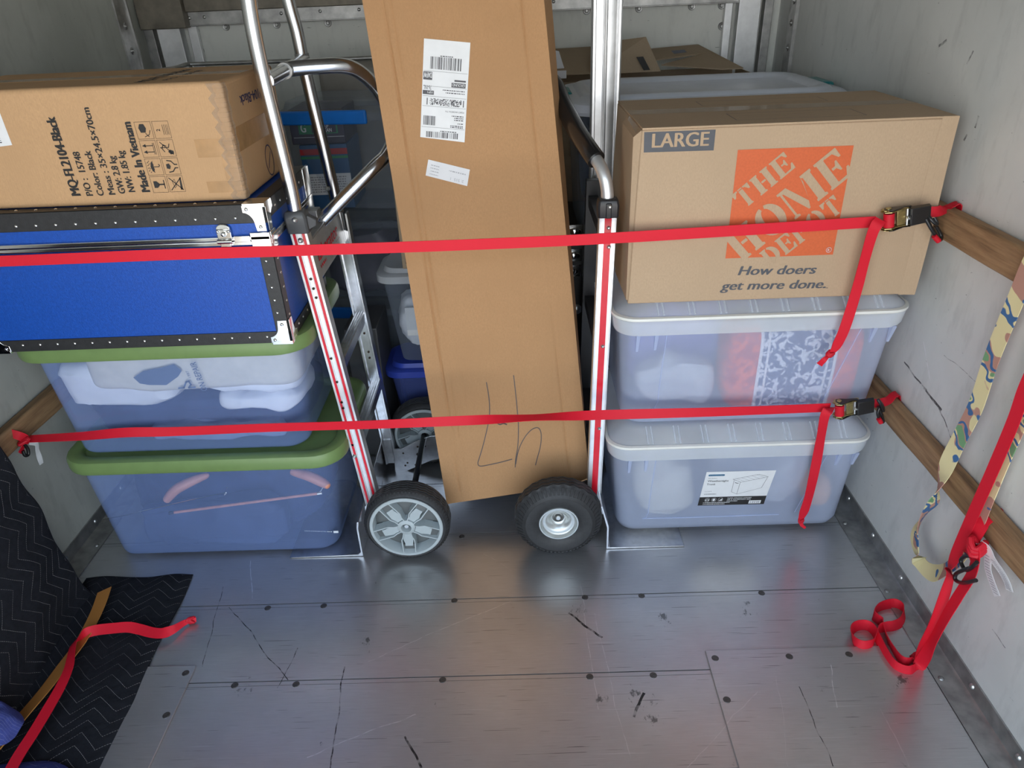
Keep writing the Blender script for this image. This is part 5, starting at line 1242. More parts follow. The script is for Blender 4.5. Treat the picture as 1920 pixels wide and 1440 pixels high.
q.loft([o(.012, 1.118), o(.004, 1.12), o(.0, 1.13), o(.004, 1.150), o(.014, 1.158), o(.040, 1.160), o(.046, 1.166), o(.055, zl), o(.068, zl), o(.080, 1.163), o(.088, 1.156)], False, True); q.build('lid', 'whitelid', pt_)
for x, sx in ((X1 - .012, 1), (X0 + .014, -1)):
    q = MB(); q.box((x - .030, 2.32, 1.135), (x + .012, 2.46, 1.1645)); q.build('handle', 'teal', pt_, bevel=.008, label='teal handle')
q = MB(); lump(q, .22, .90, 2.20, 2.56, .77, 1.08, 41, .04, 5); o_ = q.build('folded_clothes', 'navy', org=Vector((.56, 2.38, .77))); tag(o_, 'dark clothes inside the pale-lidded tote', 'clothes')

# open-flapped carton against the bulkhead
fb = thing('cardboard_box', (0.49, 2.82, 0.0), 'open-flapped brown carton at the far bulkhead behind the pale-lidded tote', 'box')
zt = 1.150
q = MB(); x0, x1, y0, y1 = .125, .848, 2.69, 2.955
for a, c in (((x0, y0, 0), (x1, y0 + .004, zt)), ((x0, y1 - .004, 0), (x1, y1, zt)), ((x0, y0, 0), (x0 + .004, y1, zt)), ((x1 - .004, y0, 0), (x1, y1, zt)), ((x0, y0, .9), (x1, y1, .904))): q.box(a, c)
q.build('carton', 'cgrey', fb)
def flap(L, lab=None):
    P = [on_y(*p) for p in L]; q = MB(); n = (P[1] - P[0]).cross(P[2] - P[0]).normalized() * .004; q.prism(P, n); return q.build('flap', 'cgrey', fb)
flap(((1030, 92, 2.93), (1113, 87, 2.93), (1118, 136, 2.70), (1030, 141, 2.70)))
flap(((1110, 82, 2.80), (1211, 69, 2.74), (1239, 134, 2.695), (1105, 140, 2.695)))
flap(((1210, 92, 2.93), (1308, 83, 2.94), (1328, 98, 2.86), (1228, 112, 2.80)))
flap(((1309, 83, 2.945), (1394, 127, 2.71), (1352, 129, 2.70), (1240, 121, 2.80), (1327, 98, 2.86)))
q = MB(); q.poly([on_y(x, y, 2.688) for x, y in ((1193, 107), (1206, 106), (1219, 131), (1207, 132))]); q.build('size_panel', 'ink', fb, recalc=False)
for kk in range(4):
    pass
q = MB(); q.poly([on_y(x, y, 2.745) for x, y in ((1258, 95), (1283, 93), (1288, 98), (1264, 101))]); q.build('printed_panel', 'greyink', fb, recalc=False)
q = MB(); q.poly([on_y(x, y, 2.688) for x, y in ((1030, 92), (1048, 96), (1058, 128), (1030, 130))]); q.poly([on_y(x, y, 2.686) for x, y in ((1030, 133), (1062, 132), (1062, 147), (1030, 148))]); q.build('packing_tape', 'paper2', fb, recalc=False)

# grey panel with its tube frame, far left
bd = thing('folding_table', (-0.6, 2.84, 0.0), 'flat warm grey panel with thin tube edge standing behind the left stack', 'table')
gz = on_y(620, 112, 2.84).z
q = MB(); q.box((-0.70, 2.74, 0.0), (0.05, 2.93, gz - .004)); q.build('panel', 'greypanel', bd, bevel=.02, seg=3)
q = MB(); q.tube(catmull([on_y(300, 132, 2.60), on_y(330, 127, 2.68), on_y(350, 121, 2.76), on_y(372, 120, 2.78), on_y(480, 116.5, 2.78), on_y(590, 113, 2.78), on_y(705, 108, 2.78)], 4), .007, 10)
for x in (-1.15, -0.9): q.tube([(x, 2.78, 0.0), (x, 2.78, on_y(480, 116.5, 2.78).z)], .007, 10)
q.build('tube_edge', 'alum_d', bd)

# three clear totes with blue latches, stacked
def latch_tote(z0, z1, label, yaw=0.0, lx=0.10):
    t = thing('storage_tote', (-0.53, 2.54, z0), label, 'storage bin', 'clear totes with blue latches'); t.rotation_euler = (0, 0, R_(yaw))
    x0, x1, y0, y1 = -0.76, -0.345, 2.365, 2.70
    zr = z1 - .035; L = []
    for ins, r, z in ((.05, .03, z0), (.032, .04, z0 + .004), (.026, .045, z0 + .02), (.012, .05, zr)): L.append(rrect(x0 + ins, x1 - ins, y0 + ins, y1 - ins, r, z))
    q = MB(); q.loft(L, True, False); q.build('tub', 'dkclear', t)
    q = MB(); o = lambda d, z: rrect(x0 + d, x1 - d, y0 + d, y1 - d, .05, z)
    q.loft([o(.006, zr - .022), o(.0, zr - .020), o(.0, zr), o(.006, zr + .006), o(.018, zr + .012), o(.026, zr + .033), o(.04, zr + .035)], False, True); q.build('lid', 'dkclear', t)
    for bx in (((x0 - .006 + .03, y0 - .012, zr - .030), (x1 - lx, y0 + .004, zr + .012)), ((x1 - .004, y0 + .08, zr - .03), (x1 + .012, y1 - .08, zr + .012))):
        q = MB(); q.box(*bx); q.build('latch', 'latch', t, bevel=.005, label='bright blue latch')
    return t
zA1, zA0 = on_y(655, 190, 2.38).z, on_y(655, 396, 2.38).z
zB0 = on_y(660, 562, 2.38).z
tA = latch_tote(zA0, zA1, 'top clear blue-latched tote with dark retail boxes inside, behind the left hand truck', -7)
tB = latch_tote(zB0, zA0 - .002, 'middle clear blue-latched tote of the stack behind the left hand truck', -3, .30)
tC = latch_tote(0.0, zB0 - .002, 'lowest clear blue-latched tote of the stack behind the left hand truck', -6, .24)
zi = zA0 + .006
YI = 2.405
zs = on_y(600, 270, YI).z; ztop = on_y(600, 205, YI).z
xl_, xr_ = on_y(543, 240, YI).x, on_y(645, 240, YI).x; Wb = xr_ - xl_; Hb = ztop - zs
rb = thing('retail_box', ((xl_ + xr_) / 2, YI + .1, zs), 'dark printed retail box reading DEEP CLEAN inside the top blue-latched tote', 'box')
q = MB(); q.box((xl_, YI, zs), (xr_, YI + .2, ztop)); q.build('carton', 'retail', rb, bevel=.003)
f0 = plane((xl_, YI, zs), (1, 0, 0), (0, 0, 1), .0006); fv = lambda u, v: f0(u * Wb, v * Hb); fv2 = lambda u, v: f0(u * Wb, v * Hb) - Vector((0, .0006, 0))
q = MB(); rect(q, fv, .16, .30, .88, .60); q.build('printed_badge', 'retailgreen', rb, recalc=False)
q = MB(); rect(q, fv2, .40, .33, .85, .57); q.build('badge_panel', 'retail', rb, recalc=False)
q = MB(); f3 = lambda u, v: f0(u, v) - Vector((0, .0012, 0))
lettering(q, 'DEEP', f3, Wb * .55, Hb * .46, Wb * .17, .012, .03); lettering(q, 'CLEAN', f3, Wb * .55, Hb * .35, Wb * .22, .012, .03); lettering(q, 'G', f3, Wb * .20, Hb * .36, Wb * .10, .028, .04); rect(q, fv2, .05, .20, .98, .215); q.build('printed_lettering', 'paper', rb, recalc=False)
q = MB(); q.poly([fv(0, 1)] + [fv(k / 24, .78 - .10 * abs(math.sin(k * .5))) for k in range(25)] + [fv(1, 1)]); q.build('printed_banner', 'retailtan', rb, recalc=False)
rc = thing('retail_box', ((xl_ + xr_) / 2, YI + .1, zi), 'white and blue printed carton low inside the top blue-latched tote', 'box')
q = MB(); q.box((xl_ + .02, YI - .002, zi), (xr_, YI + .2, zs - .002)); q.build('carton', 'retailblue', rc, bevel=.002)
Hc = zs - zi; f0 = plane((xl_ + .02, YI - .002, zi), (1, 0, 0), (0, 0, 1), .0006); g0 = lambda u, v: f0(u * (Wb - .02), v * Hc); g1 = lambda u, v: f0(u, v) - Vector((0, .0006, 0))
q = MB(); rect(q, g0, .08, .22, 1, .55); q.build('printed_panel', 'paper', rc, recalc=False)
q = MB(); rect(q, g0, .0, .84, 1, .93); q.build('printed_stripe', 'retailred', rc, recalc=False)
q = MB(); rect(q, g0, .0, .78, 1, .82); q.build('printed_stripe', 'retailgreen', rc, recalc=False)
q = MB()
for k in range(7): blocks(q, g1, .02, Hc * .26 + .008 * k, .12, .004, k)
q.build('fine_print', 'faintink', rc, recalc=False)
q = MB(); lump(q, -.70, -.42, 2.42, 2.62, zB0 + .015, zA0 - .10, 43, .03, 8); o_ = q.build('folded_clothes', 'retail', org=Vector((-.55, 2.5, zB0 + .01))); tag(o_, 'dark shapes inside the middle blue-latched tote', 'clothes')

# fleece bin on the blue-lidded bin, with the narrow carton on top
fl = thing('storage_bin', (-0.22, 2.22, 0.0), 'clear blue-lidded bin low behind the tall carton, above the far grey wheel', 'storage bin')
z2 = on_y(750, 693, 2.10).z; zl2 = on_y(730, 742, 2.10).z
def small_bin(t, x0, x1, y0, y1, z0, z1, tub, lid, ins0):
    q = MB(); q.loft([rrect(x0 + i, x1 - i, y0 + i, y1 - i, r, z) for i, r, z in ((ins0 + .02, .03, z0), (ins0, .04, z0 + .006), (.014, .05, z1 - .03))], True, False); q.build('tub', tub, t)
    q = MB(); o = lambda d, z: rrect(x0 + d, x1 - d, y0 + d, y1 - d, .05, z)
    q.loft([o(.004, z1 - .045), o(0, z1 - .042), o(0, z1 - .02), o(.006, z1 - .016), o(.020, z1 - .014), o(.026, z1), o(.04, z1)], False, True); q.build('lid', lid, t)
xa = on_y(722, 740, 2.10).x
small_bin(fl, xa, 0.04, 2.115, 2.335, 0.0, z2, 'tubblue', 'lidblue', .045)
fb2 = thing('storage_bin', (-0.22, 2.25, z2), 'clear bin of white fleece stacked on the blue-lidded bin', 'storage bin')
z3 = on_y(715, 515, 2.08).z; xb = on_y(698, 520, 2.085).x
small_bin(fb2, xb, 0.05, 2.105, 2.335, z2 + .002, z3, 'dkclear', 'trunklid', .045)
q = MB(); lump(q, xb + .045, 0.0, 2.150, 2.30, z2 + .045, z3 - .10, 44, .02, 18, 60, 34, .6); o_ = q.build('fleece', 'fluff', org=Vector((-.2, 2.27, z2 + .04))); tag(o_, 'fluffy white fleece inside the clear bin beside the tall carton', 'fleece')
q = MB(); a = on_y(756, 585, 2.105); q.box((a.x, 2.138, a.z - .10), (a.x + .10, 2.143, a.z)); o_ = q.build('paper_sheet', 'paper', org=a); tag(o_, 'white paper sheet standing in the clear fleece bin', 'paper')
nb = thing('cardboard_box', (-0.25, 2.2, z3), 'narrow greyish carton stamped MADE IN USA between the totes and the tall carton', 'box')
na = on_y(757, 521, 2.12); nbz = on_y(712, 272, 2.12).z
q = MB(); q.box((na.x, 2.12, z3 + .001), (na.x + .26, 2.30, nbz)); q.build('carton', 'cgrey', nb, bevel=.003)
q = MB(); a = on_y(744, 509, 2.12); fv = plane((na.x, 2.12, z3), (1, 0, 0), (0, 0, 1), .0008); frame(q, fv, .012, .018, .080, .055, .0016); lettering(q, 'USA', fv, .016, .022, .058, .018, .01); lettering(q, 'MADE IN', fv, .016, .044, .058, .008, .01); q.build('stamp', 'ink', nb, recalc=False)
# dark carton standing beside them
dk = thing('cardboard_box', (-0.41, 2.2, 0.0), 'narrow dark grey carton standing on the floor behind the left hand truck', 'box')
a = on_y(662, 722, 2.10); zt2 = on_y(690, 612, 2.12).z; xr = on_y(722, 700, 2.10).x
q = MB(); q.box((xr - .115, 2.10, 0.0), (xr - .008, 2.30, zt2)); q.build('carton', 'capgrey', dk, bevel=.003)
q = MB(); fv = plane((xr - .03, 2.0995, zl2 - .06), (1, 0, 0), (0, 0, 1), .0006); rect(q, fv, 0, -.06, .018, .075); q.build('paper_label', 'paper', dk, recalc=False)
q = MB(); fv = plane((xr - .03, 2.0995, zl2 - .06), (1, 0, 0), (0, 0, 1), .0012); rect(q, fv, .002, .055, .016, .073); q.build('printed_square', 'redpaint', dk, recalc=False)

# ------------------------------------------------------------------ ratchet straps
WEB = 0.0255
def s_hook(parent, P, r=.0042, name='hook'):
    q = MB(); q.tube(catmull(P, 6), r, 10); return q.build(name, 'black', parent)
def knot(q, p, d, sc=1.0):
    d = Vector(d).normalized(); a = Vector((0, -1, 0)); bq = d.cross(a).normalized()
    for k in range(3):
        c = p + d * (.004 * (k - 1)) * sc; q.tube([c + (bq * math.cos(t + k * .5) * .0075 + a * math.sin(t + k * .5) * .006 + d * .004 * math.sin(t * 2 + k)) * sc for t in [2 * PI * i / 12 for i in range(13)]], .0036 * sc, 8)
def ratchet(par, p0, p1, up, out):
    """p0 spool end, p1 handle end"""
    x = (p1 - p0).normalized(); up = (Vector(up) - x * Vector(up).dot(x)).normalized(); out = up.cross(x) * (1 if up.cross(x).dot(Vector(out)) > 0 else -1)
    L = (p1 - p0).length
    P = lambda u, v, w_: p0 + x * (u * L) + up * v + out * w_
    rt = bpy.data.objects.new('ratchet', None); COL.objects.link(rt); rt.parent = par; rt.location = p0 - origin(par); rt['_o'] = list(p0); rt.empty_display_size = .02
    q = MB()
    for s in (-1, 1):   # side plates with a toothed wheel
        q.prism([P(u, s * .0175, w_) for u, w_ in ((-.02, .0), (.02, .015), (.16, .020), (.32, .014), (.62, .010), (.66, -.004), (.3, -.006), (.05, -.010))], up * (.0025 * s))
        c = P(.13, s * .0215, .006)
        q.loft([[c + (x * math.cos(t) + out * math.sin(t)) * (.0155 if (i // 1) % 2 == 0 else .0125) + up * s * h for i, t in enumerate([2 * PI * k / 20 for k in range(20)])] for h in (0, .002)])
        q.loft([[c + (x * math.cos(t) + out * math.sin(t)) * .006 + up * s * h for t in [2 * PI * k / 12 for k in range(12)]] for h in (.002, .005)])
    q.hexa([P(.30, -.017, .004), P(.48, -.017, .004), P(.48, -.017, .010), P(.30, -.017, .012), P(.30, .017, .004), P(.48, .017, .004), P(.48, .017, .010), P(.30, .017, .012)])
    q.build('frame', 'zinc', rt, bevel=.0006)
    q = MB(); q.tube(catmull([P(.50 + .016 * k + .005 * math.cos(k * PI), -.002 + .005 * math.sin(k * PI / 2 * 1.0), .014 + .003 * math.cos(k * PI)) for k in range(9)], 3), .0014, 6); q.tube([P(.52, -.019, .010), P(.52, .019, .010)], .003, 10); q.build('spring', 'steel', rt)
    q = MB(); q.hexa([P(.55, -.0215, .006), P(1.0, -.0205, .006), P(1.0, .0205, .006), P(.55, .0215, .006), P(.57, -.0195, .021), P(.985, -.0185, .018), P(.985, .0185, .018), P(.57, .0195, .021)])
    for s in (-1, 1):
        q.prism([P(u, s * .0222, w_) for u, w_ in ((.04, .004), (.10, .021), (.20, .022), (.45, .010), (.60, .012), (.60, .004), (.34, -.001), (.20, -.006), (.08, -.006))], up * (.002 * s))
    q.build('handle', 'black', rt, bevel=.0012)
    q = MB(); q.tube([P(.13, -.0155, .010), P(.13, .0155, .010)], [.0115, .0115], 18); q.build('spool', 'red', rt)
    return rt
def strap(name, label, base): return thing(name, base, label, 'strap', 'red ratchet straps')

# upper strap across the whole load
p0 = on_y(1652, 412, 1.578); p1 = on_y(1736, 397, 1.572); a0 = Vector((XL + .040, 1.512, .972))
s1 = strap('ratchet_strap', 'upper red ratchet strap tight across the blue footlocker, tall carton and moving carton', a0)
q = MB(); Z = Vector((0, 0, 1)); Zt = Vector((0.05, 0, 1))
pts = [Vector((XL + .002, 1.508, .985)), Vector((XL + .004, 1.509, 1.026)), Vector((XL + .032, 1.511, 1.024)), a0, on_y(-40, 491, 1.53), on_y(300, 478, 1.535), on_y(550, 470, 1.54), on_y(820, 461, 1.555), on_y(1100, 449, 1.565), on_y(1400, 431, 1.575), on_y(1640, 416, 1.583)]
q.ribbon(pts, [Vector((0, 1, .1))] * 3 + [Vector((0, .7, .7))] + [Z] * (len(pts) - 4), WEB, 6); q.build('webbing', 'red', s1)
q = MB(); tl_ = [on_y(1652, 412, 1.566), on_y(1638, 432, 1.558), on_y(1622, 485, 1.560), on_y(1606, 545, 1.562), on_y(1585, 612, 1.564), on_y(1571, 644, 1.566), on_y(1563, 657, 1.566), on_y(1556, 664, 1.566)]
wd = [Vector((1, 0, .5)), Vector((1, 0, .25)), Vector((1, 0.15, .2)), Vector((1, 0, .2)), Vector((1, -.1, .25)), Vector((1, 0, .3)), Vector((1, 0, .5)), Vector((1, 0, .6))]
q.ribbon(tl_, wd, lambda t: WEB if t < .72 else WEB * (1 - (t - .72) / .28 * .72), 8); kp = tl_[-1]; knot(q, kp, tl_[-1] - tl_[-2], .9)
q.ribbon([kp, on_y(1546, 674, 1.562), on_y(1536, 684, 1.562)], [(1, 0, .8)] * 3, lambda t: .006 + .013 * t, 6); q.build('loose_tail', 'red', s1)
ratchet(s1, p0, p1 + (p1 - p0) * .05, (0, 0, 1), (0, -1, .2))
q = MB(); hx = XR - .012
q.ribbon([p1 + Vector((-.01, .004, 0)), on_y(1755, 397, 1.575), on_x(1772, 391, .968), on_x(1782, 386, .982), Vector((XR - .002, 1.60, .985)), Vector((XR - .0017, 1.602, .93))], [(0, .3, 1), (0.0, .4, 1), (0.2, 1, .3), (0, 1, 0), (0, 1, 0), (0, 1, 0)], .023, 6); q.build('anchor_webbing', 'red', s1)
h0 = on_y(1738, 400, 1.562); s_hook(s1, [h0, on_y(1746, 412, 1.550), on_y(1757, 420, 1.548), on_y(1752, 408, 1.555)], .004)
s_hook(s1, [on_y(1736, 410, 1.556), on_y(1746, 428, 1.552), on_y(1757, 445, 1.555), on_y(1763, 450, 1.56), on_y(1764, 441, 1.568), on_y(1755, 424, 1.570)], .0045)
q = MB(); c = on_y(1755, 447, 1.550); q.tube([c + Vector((-.006, 0, .006)), c + Vector((.008, 0, -.007))], .006, 10); q.build('hook_wrap', 'red', s1)

# lower strap
p0 = on_y(1562, 766, 1.588); p1 = on_y(1630, 756, 1.585); aL = on_x(52, 823, XL + .045)
s2 = strap('ratchet_strap', 'lower red ratchet strap tight across the totes, tall carton and frosted trunks', aL)
q = MB(); pts = [aL, on_y(150, 818, 1.565), on_y(235, 811, 1.562), on_y(330, 809, 1.56), on_y(500, 802, 1.56), on_y(700, 796, 1.562), on_y(860, 789, 1.566), on_y(1000, 783, 1.568), on_y(1130, 778, 1.572), on_y(1350, 772, 1.580), on_y(1556, 764, 1.590)]
wd = [(0, 1, .25), (0, .9, .45), (0, .6, .8), (0, .15, 1), Z, Z, (0, .45, .9), (0, 1, .12), (0, .6, .8), (0, .1, 1), Z]
q.ribbon(pts, wd, WEB, 8); q.build('webbing', 'red', s2)
q = MB(); tl_ = [on_y(1562, 764, 1.578), on_y(1548, 776, 1.566), on_y(1540, 815, 1.568), on_y(1530, 870, 1.572), on_y(1518, 925, 1.576), on_y(1509, 955, 1.578), on_y(1503, 970, 1.578), on_y(1502, 976, 1.578)]
wd = [Vector((1, 0, .5)), Vector((1, 0, .2)), Vector((1, .2, .1)), Vector((1, -.1, .1)), Vector((1, 0.1, .15)), Vector((1, 0, .2)), Vector((1, 0, .1)), Vector((1, 0, 0))]
q.ribbon(tl_, wd, lambda t: WEB if t < .74 else WEB * (1 - (t - .74) / .26 * .7), 8); kp = tl_[-1]; knot(q, kp, (0, 0, 1), .8)
q.ribbon([kp, on_y(1503, 984, 1.574), on_y(1510, 990, 1.572)], [(1, 0, .3)] * 3, lambda t: .007 + .006 * (1 - t), 6); q.build('loose_tail', 'red', s2)
ratchet(s2, p0, p1 + (p1 - p0) * .08, (0, 0, 1), (0, -1, .2))
q = MB(); q.ribbon([p1 + Vector((-.01, .006, 0)), on_y(1645, 756, 1.592), Vector((.955, 1.61, .463)), Vector((.975, 1.622, .472)), Vector((.990, 1.630, .471)), Vector((XR - .0017, 1.634, .455))], [(0, .1, 1), (0, .3, 1), (0.1, 1, .4), (0, 1, 0), (0, 1, 0), (0, 1, 0)], .023, 6); q.build('anchor_webbing', 'red', s2)
s_hook(s2, [on_y(1646, 749, 1.575), on_y(1651, 757, 1.572), on_y(1656, 770, 1.575), on_y(1654, 760, 1.582), on_y(1648, 752, 1.583)], .0045)
s_hook(s2, [on_y(1647, 762, 1.575), on_y(1653, 778, 1.573), on_y(1656, 791, 1.575), on_y(1650, 788, 1.572), on_y(1646, 775, 1.57), on_y(1649, 765, 1.572)], .0042)
q = MB(); c = on_y(1650, 789, 1.566); q.tube([c + Vector((-.005, 0, .007)), c + Vector((.004, 0, -.006))], .006, 10); q.build('hook_wrap', 'red', s2)
# left anchor: webbing doubled over the rail, hook and care tag
q = MB(); xl = XL + .038
q.ribbon([on_x(18, 812, xl - .01), on_x(35, 817, xl + .006), on_x(48, 824, xl + .012), on_x(44, 836, xl + .008), on_x(38, 850, xl + .004)], [(0, .3, 1), (0, .4, 1), (.3, .8, .5), (0, 1, .2), (0, 1, 0)], .022, 6); knot(q, on_x(46, 826, xl + .012), (0, 1, .4), 1.3); q.build('anchor_webbing', 'red', s2)
s_hook(s2, [on_x(45, 832, xl + .012), on_x(52, 842, xl + .012), on_x(53, 852, xl + .010), on_x(47, 854, xl + .008), on_x(43, 845, xl + .008)], .0045)
q = MB(); q.ribbon([on_x(55, 829, xl + .012), on_x(68, 832, xl + .014), on_x(70, 845, xl + .012), on_x(74, 858, xl + .008), on_x(78, 870, xl + .008)], [(0, 1, .8), (0, 1, .4), (0, 1, 0), (.3, 1, 0), (0, 1, .2)], .015, 6, .0008); q.build('care_tag', 'paper', s2)

# red strap coiled on the floor by the right wall
base = on_z(1700, 1240, 0.0)
s3 = strap('ratchet_strap', 'slack red strap hung from the right wall with its coil on the floor', base)
g = lambda x, y, z=.013: on_z(x, y, z)
A = [Vector((XR - .0015, 1.112, .950)), Vector((XR - .002, 1.113, .983)), Vector((.980, 1.115, .9865)), Vector((.956, 1.119, .978)), on_x(1975, 620, .945), on_x(1925, 720, .935), on_x(1900, 790, .937), on_x(1862, 880, .938), on_x(1822, 970, .936), on_x(1792, 1040, .930), on_x(1780, 1068, .922), on_x(1781, 1082, .915), on_x(1768, 1125, .905), on_x(1752, 1168, .903), on_x(1733, 1205, .905), g(1716, 1233, .016), g(1703, 1243), g(1688, 1238), g(1674, 1218), g(1664, 1198), g(1659, 1182), g(1655, 1168), g(1644, 1160), g(1638, 1152), g(1645, 1141), g(1660, 1134), g(1678, 1132), g(1692, 1140), g(1696, 1152), g(1690, 1166), g(1676, 1173), g(1662, 1175), g(1648, 1180),
     g(1641, 1197), g(1635, 1208), g(1618, 1211), g(1604, 1204), g(1597, 1191), g(1600, 1178), g(1612, 1172), g(1627, 1173), g(1638, 1182), g(1648, 1202), g(1660, 1225), g(1675, 1246), g(1692, 1256), g(1708, 1258), g(1722, 1250), on_x(1736, 1228, .912), on_x(1752, 1196, .905), on_x(1775, 1153, .905), on_x(1800, 1112, .918), on_x(1820, 1080, .925), on_x(1829, 1050, .930), on_x(1830, 1025, .932)]
wd = []
for i, p in enumerate(A):
    i -= 4
    if i < 0: wd.append(Vector((0, 1, 0)))
    elif i < 6: wd.append(Vector((-.15, 1, -.15)))
    elif i == 6: wd.append(Vector((.4, .8, -.4)))
    elif i == 7: wd.append(Vector((.8, .3, -.4)))
    elif i < 10: wd.append(Vector((1, .15, 0)))
    elif i == 10: wd.append(Vector((.8, .1, .5)))
    elif i < 44: wd.append(Vector((0, 0, 1)) + Vector((.25 * math.sin(i * .7), .35, 0)))
    elif i == 44: wd.append(Vector((-.3, .5, .7)))
    else: wd.append(Vector((.1, 1, .25)))
q = MB(); q.ribbon(A, wd, .028, 6); q.build('webbing', 'red', s3)
q = MB()
q.ribbon([on_x(1822, 1020, .940), on_x(1832, 1000, .945), on_x(1842, 982, .955), on_x(1853, 970, .964), on_x(1864, 966, .985), Vector((XR - .002, on_x(1872, 970, .99).y, .45))], [(-.1, 1, .5), (-.1, 1, .4), (0, 1, .5), (0, 1, .2), (0, 1, 0), (0, 1, 0)], .027, 7); knot(q, on_x(1832, 1026, .936), (.1, .4, 1), 1.9)
q.ribbon([on_x(1822, 1022, .937), on_x(1815, 1036, .93), on_x(1818, 1046, .925)], [(0, 1, .4)] * 3, .022, 5); q.build('anchor_webbing', 'red', s3)
s_hook(s3, [on_x(1820, 1043, .925), on_x(1810, 1043, .925), on_x(1802, 1050, .925), on_x(1804, 1060, .925), on_x(1811, 1069, .925), on_x(1822, 1064, .922), on_x(1832, 1054, .922)], .0043)
s_hook(s3, [on_x(1822, 1064, .924), on_x(1806, 1069, .922), on_x(1793, 1076, .922), on_x(1791, 1086, .922), on_x(1800, 1092, .922), on_x(1814, 1092, .915), on_x(1830, 1088, .912)], .0043)
for L in (((1836, 1019), (1845, 1024), (1852, 1040), (1852, 1066), (1860, 1092), (1870, 1118)), ((1842, 1018), (1852, 1028), (1862, 1050), (1878, 1073), (1888, 1092), (1893, 1108))):
    q = MB(); P = [on_x(x, y, .945 + .004 * i) for i, (x, y) in enumerate(L)]; q.ribbon(P, [(0, 1, -.4)] * len(P), .022, 6, .0007); ct = q.build('care_tag', 'paper', s3)
    q = MB(); off = Vector((-.0012, 0, 0))
    for i in range(5, 24):
        t = i / 24 * (len(P) - 1); k = min(int(t), len(P) - 2); p = P[k].lerp(P[k + 1], t - k) + off; d = (P[k + 1] - P[k]).normalized(); wv = Vector((0, 1, -.4)).normalized()
        if i > 9: q.poly([p + wv * a_ * .0075 + d * b2 * .0007 for a_, b2 in ((-1, -1), (1, -1), (1, 1), (-1, 1))])
    q.build('fine_print', 'faintink', ct, recalc=False)

# camouflage strap
cb_ = on_x(1750, 1075, .955)
s4 = thing('camo_strap', cb_, 'camouflage webbing strap hung in a loop down the right wall', 'strap')
K = [Vector((XR - .002, 1.262, .945)), Vector((XR - .003, 1.264, .985)), Vector((.980, 1.267, .990)), Vector((.957, 1.270, .980)), on_x(1905, 560, .955), on_x(1860, 670, .955), on_x(1830, 760, .952), on_x(1800, 820, .950), on_x(1775, 872, .946), on_x(1758, 915, .942), on_x(1748, 945, .938), on_x(1728, 975, .935), on_x(1716, 1005, .938), on_x(1717, 1030, .942), on_x(1728, 1058, .946), on_x(1748, 1074, .948), on_x(1772, 1068, .945), on_x(1800, 1040, .948), on_x(1830, 985, .955), on_x(1852, 930, .960), on_x(1885, 850, .963), on_x(1925, 760, .960), Vector((.957, 1.150, .90)), Vector((.958, 1.148, .982)), Vector((.982, 1.148, .990)), Vector((XR - .003, 1.148, .984)), Vector((XR - .002, 1.148, .945))]
Wd = [(0, 1, 0)] * 4 + [(-.1, 1, -.1)] * 4 + [(-.2, 1, -.1), (.5, .8, 0), (1, .35, 0), (.7, .7, .1), (.1, 1, .1), (0, 1, .35), (0, .8, .7), (.2, .3, 1), (.5, .6, .7), (.1, 1, .3), (0, 1, 0), (0, 1, 0), (0, 1, 0), (0, 1, 0), (0, 1, 0), (0, 1, 0), (0, 1, 0), (0, 1, 0), (0, 1, 0)]
q = MB(); q.ribbon(K, Wd, .041, 7); q.build('webbing', 'camo', s4)

# ------------------------------------------------------------------ moving blankets and straps in the near left corner
# black quilted blanket draped over a bulky piece beside the left wall
wrap = thing('moving_blanket', (-1.22, 1.12, 0.0), 'black quilted moving blanket draped upright over furniture against the left wall', 'blanket')
def mound(u, v):
    """u along the wall (near to far, then round the far end), v from the floor up"""
    z = 0.86 * v
    top = 0.62
    y = 0.30 + 1.145 * min(u / 0.8, 1.0)
    ex = -1.234 - 0.010 * (y - 1.0) - 0.006 * math.sin(y * 6) + 0.012 * (1 - v) ** 3 - 0.088 * v
    if u > 0.8:
        k = (u - 0.8) / 0.2; a = k * PI / 2
        x = ex - 0.11 * (1 - math.cos(a)); yy = y + 0.035 * math.sin(a)
    else: x, yy = ex, y
    n1 = noise.noise(Vector((yy * 5, z * 5, 2))) * .014 + noise.noise(Vector((yy * 14, z * 12, 7))) * .006
    return Vector((max(XL + .004, x + n1), yy + n1 * .5, max(.002, z)))
q = MB(); q.grid(mound, 80, 50, lambda u, v: (0.86 * v + .02 * math.sin(u * 9), 1.45 * u))
q.grid(lambda u, v: mound(u, 1.0).lerp(Vector((XL + .006, mound(u, 1.0).y - .01, .84 - .02 * v)), v), 80, 8, lambda u, v: (0.86 + .2 * v, 1.45 * u))
q.build('cover', 'blanket', wrap)
flat = thing('moving_blanket', (-1.08, 1.2, 0.0), 'black quilted moving blanket lying flat on the floor at the lower left', 'blanket')
cA, cB, cC, cD = on_z(172, 1082, 0), on_z(362, 1079, 0), on_z(190, 1445, 0), Vector((-1.20, .80, 0))
cC2 = cB + (cC - cB) * 1.35; cA = Vector((-1.29, cB.y - .003, 0)); cD2 = Vector((-1.29, cC2.y, 0))
def flatb(u, v):
    p = cA.lerp(cB, u).lerp(cD2.lerp(cC2, u), v); e = min(u * 6, (1 - u) * 7, v * 12, (1 - v) * 12, 1)
    return p + Vector((.004 * math.sin(v * 14) * (u > .9), .004 * math.sin(u * 9), .0045 + .010 * max(0, min(1, e)) ** .4 + .004 * noise.noise(Vector((p.x * 14, p.y * 14, 0)))))
q = MB(); q.grid(flatb, 60, 90, lambda u, v: (.36 * u, .85 * v))
def skirt(u, v, edge): p = flatb(*edge(u)); return Vector((p.x, p.y, p.z * (1 - v) + .0008 * v))
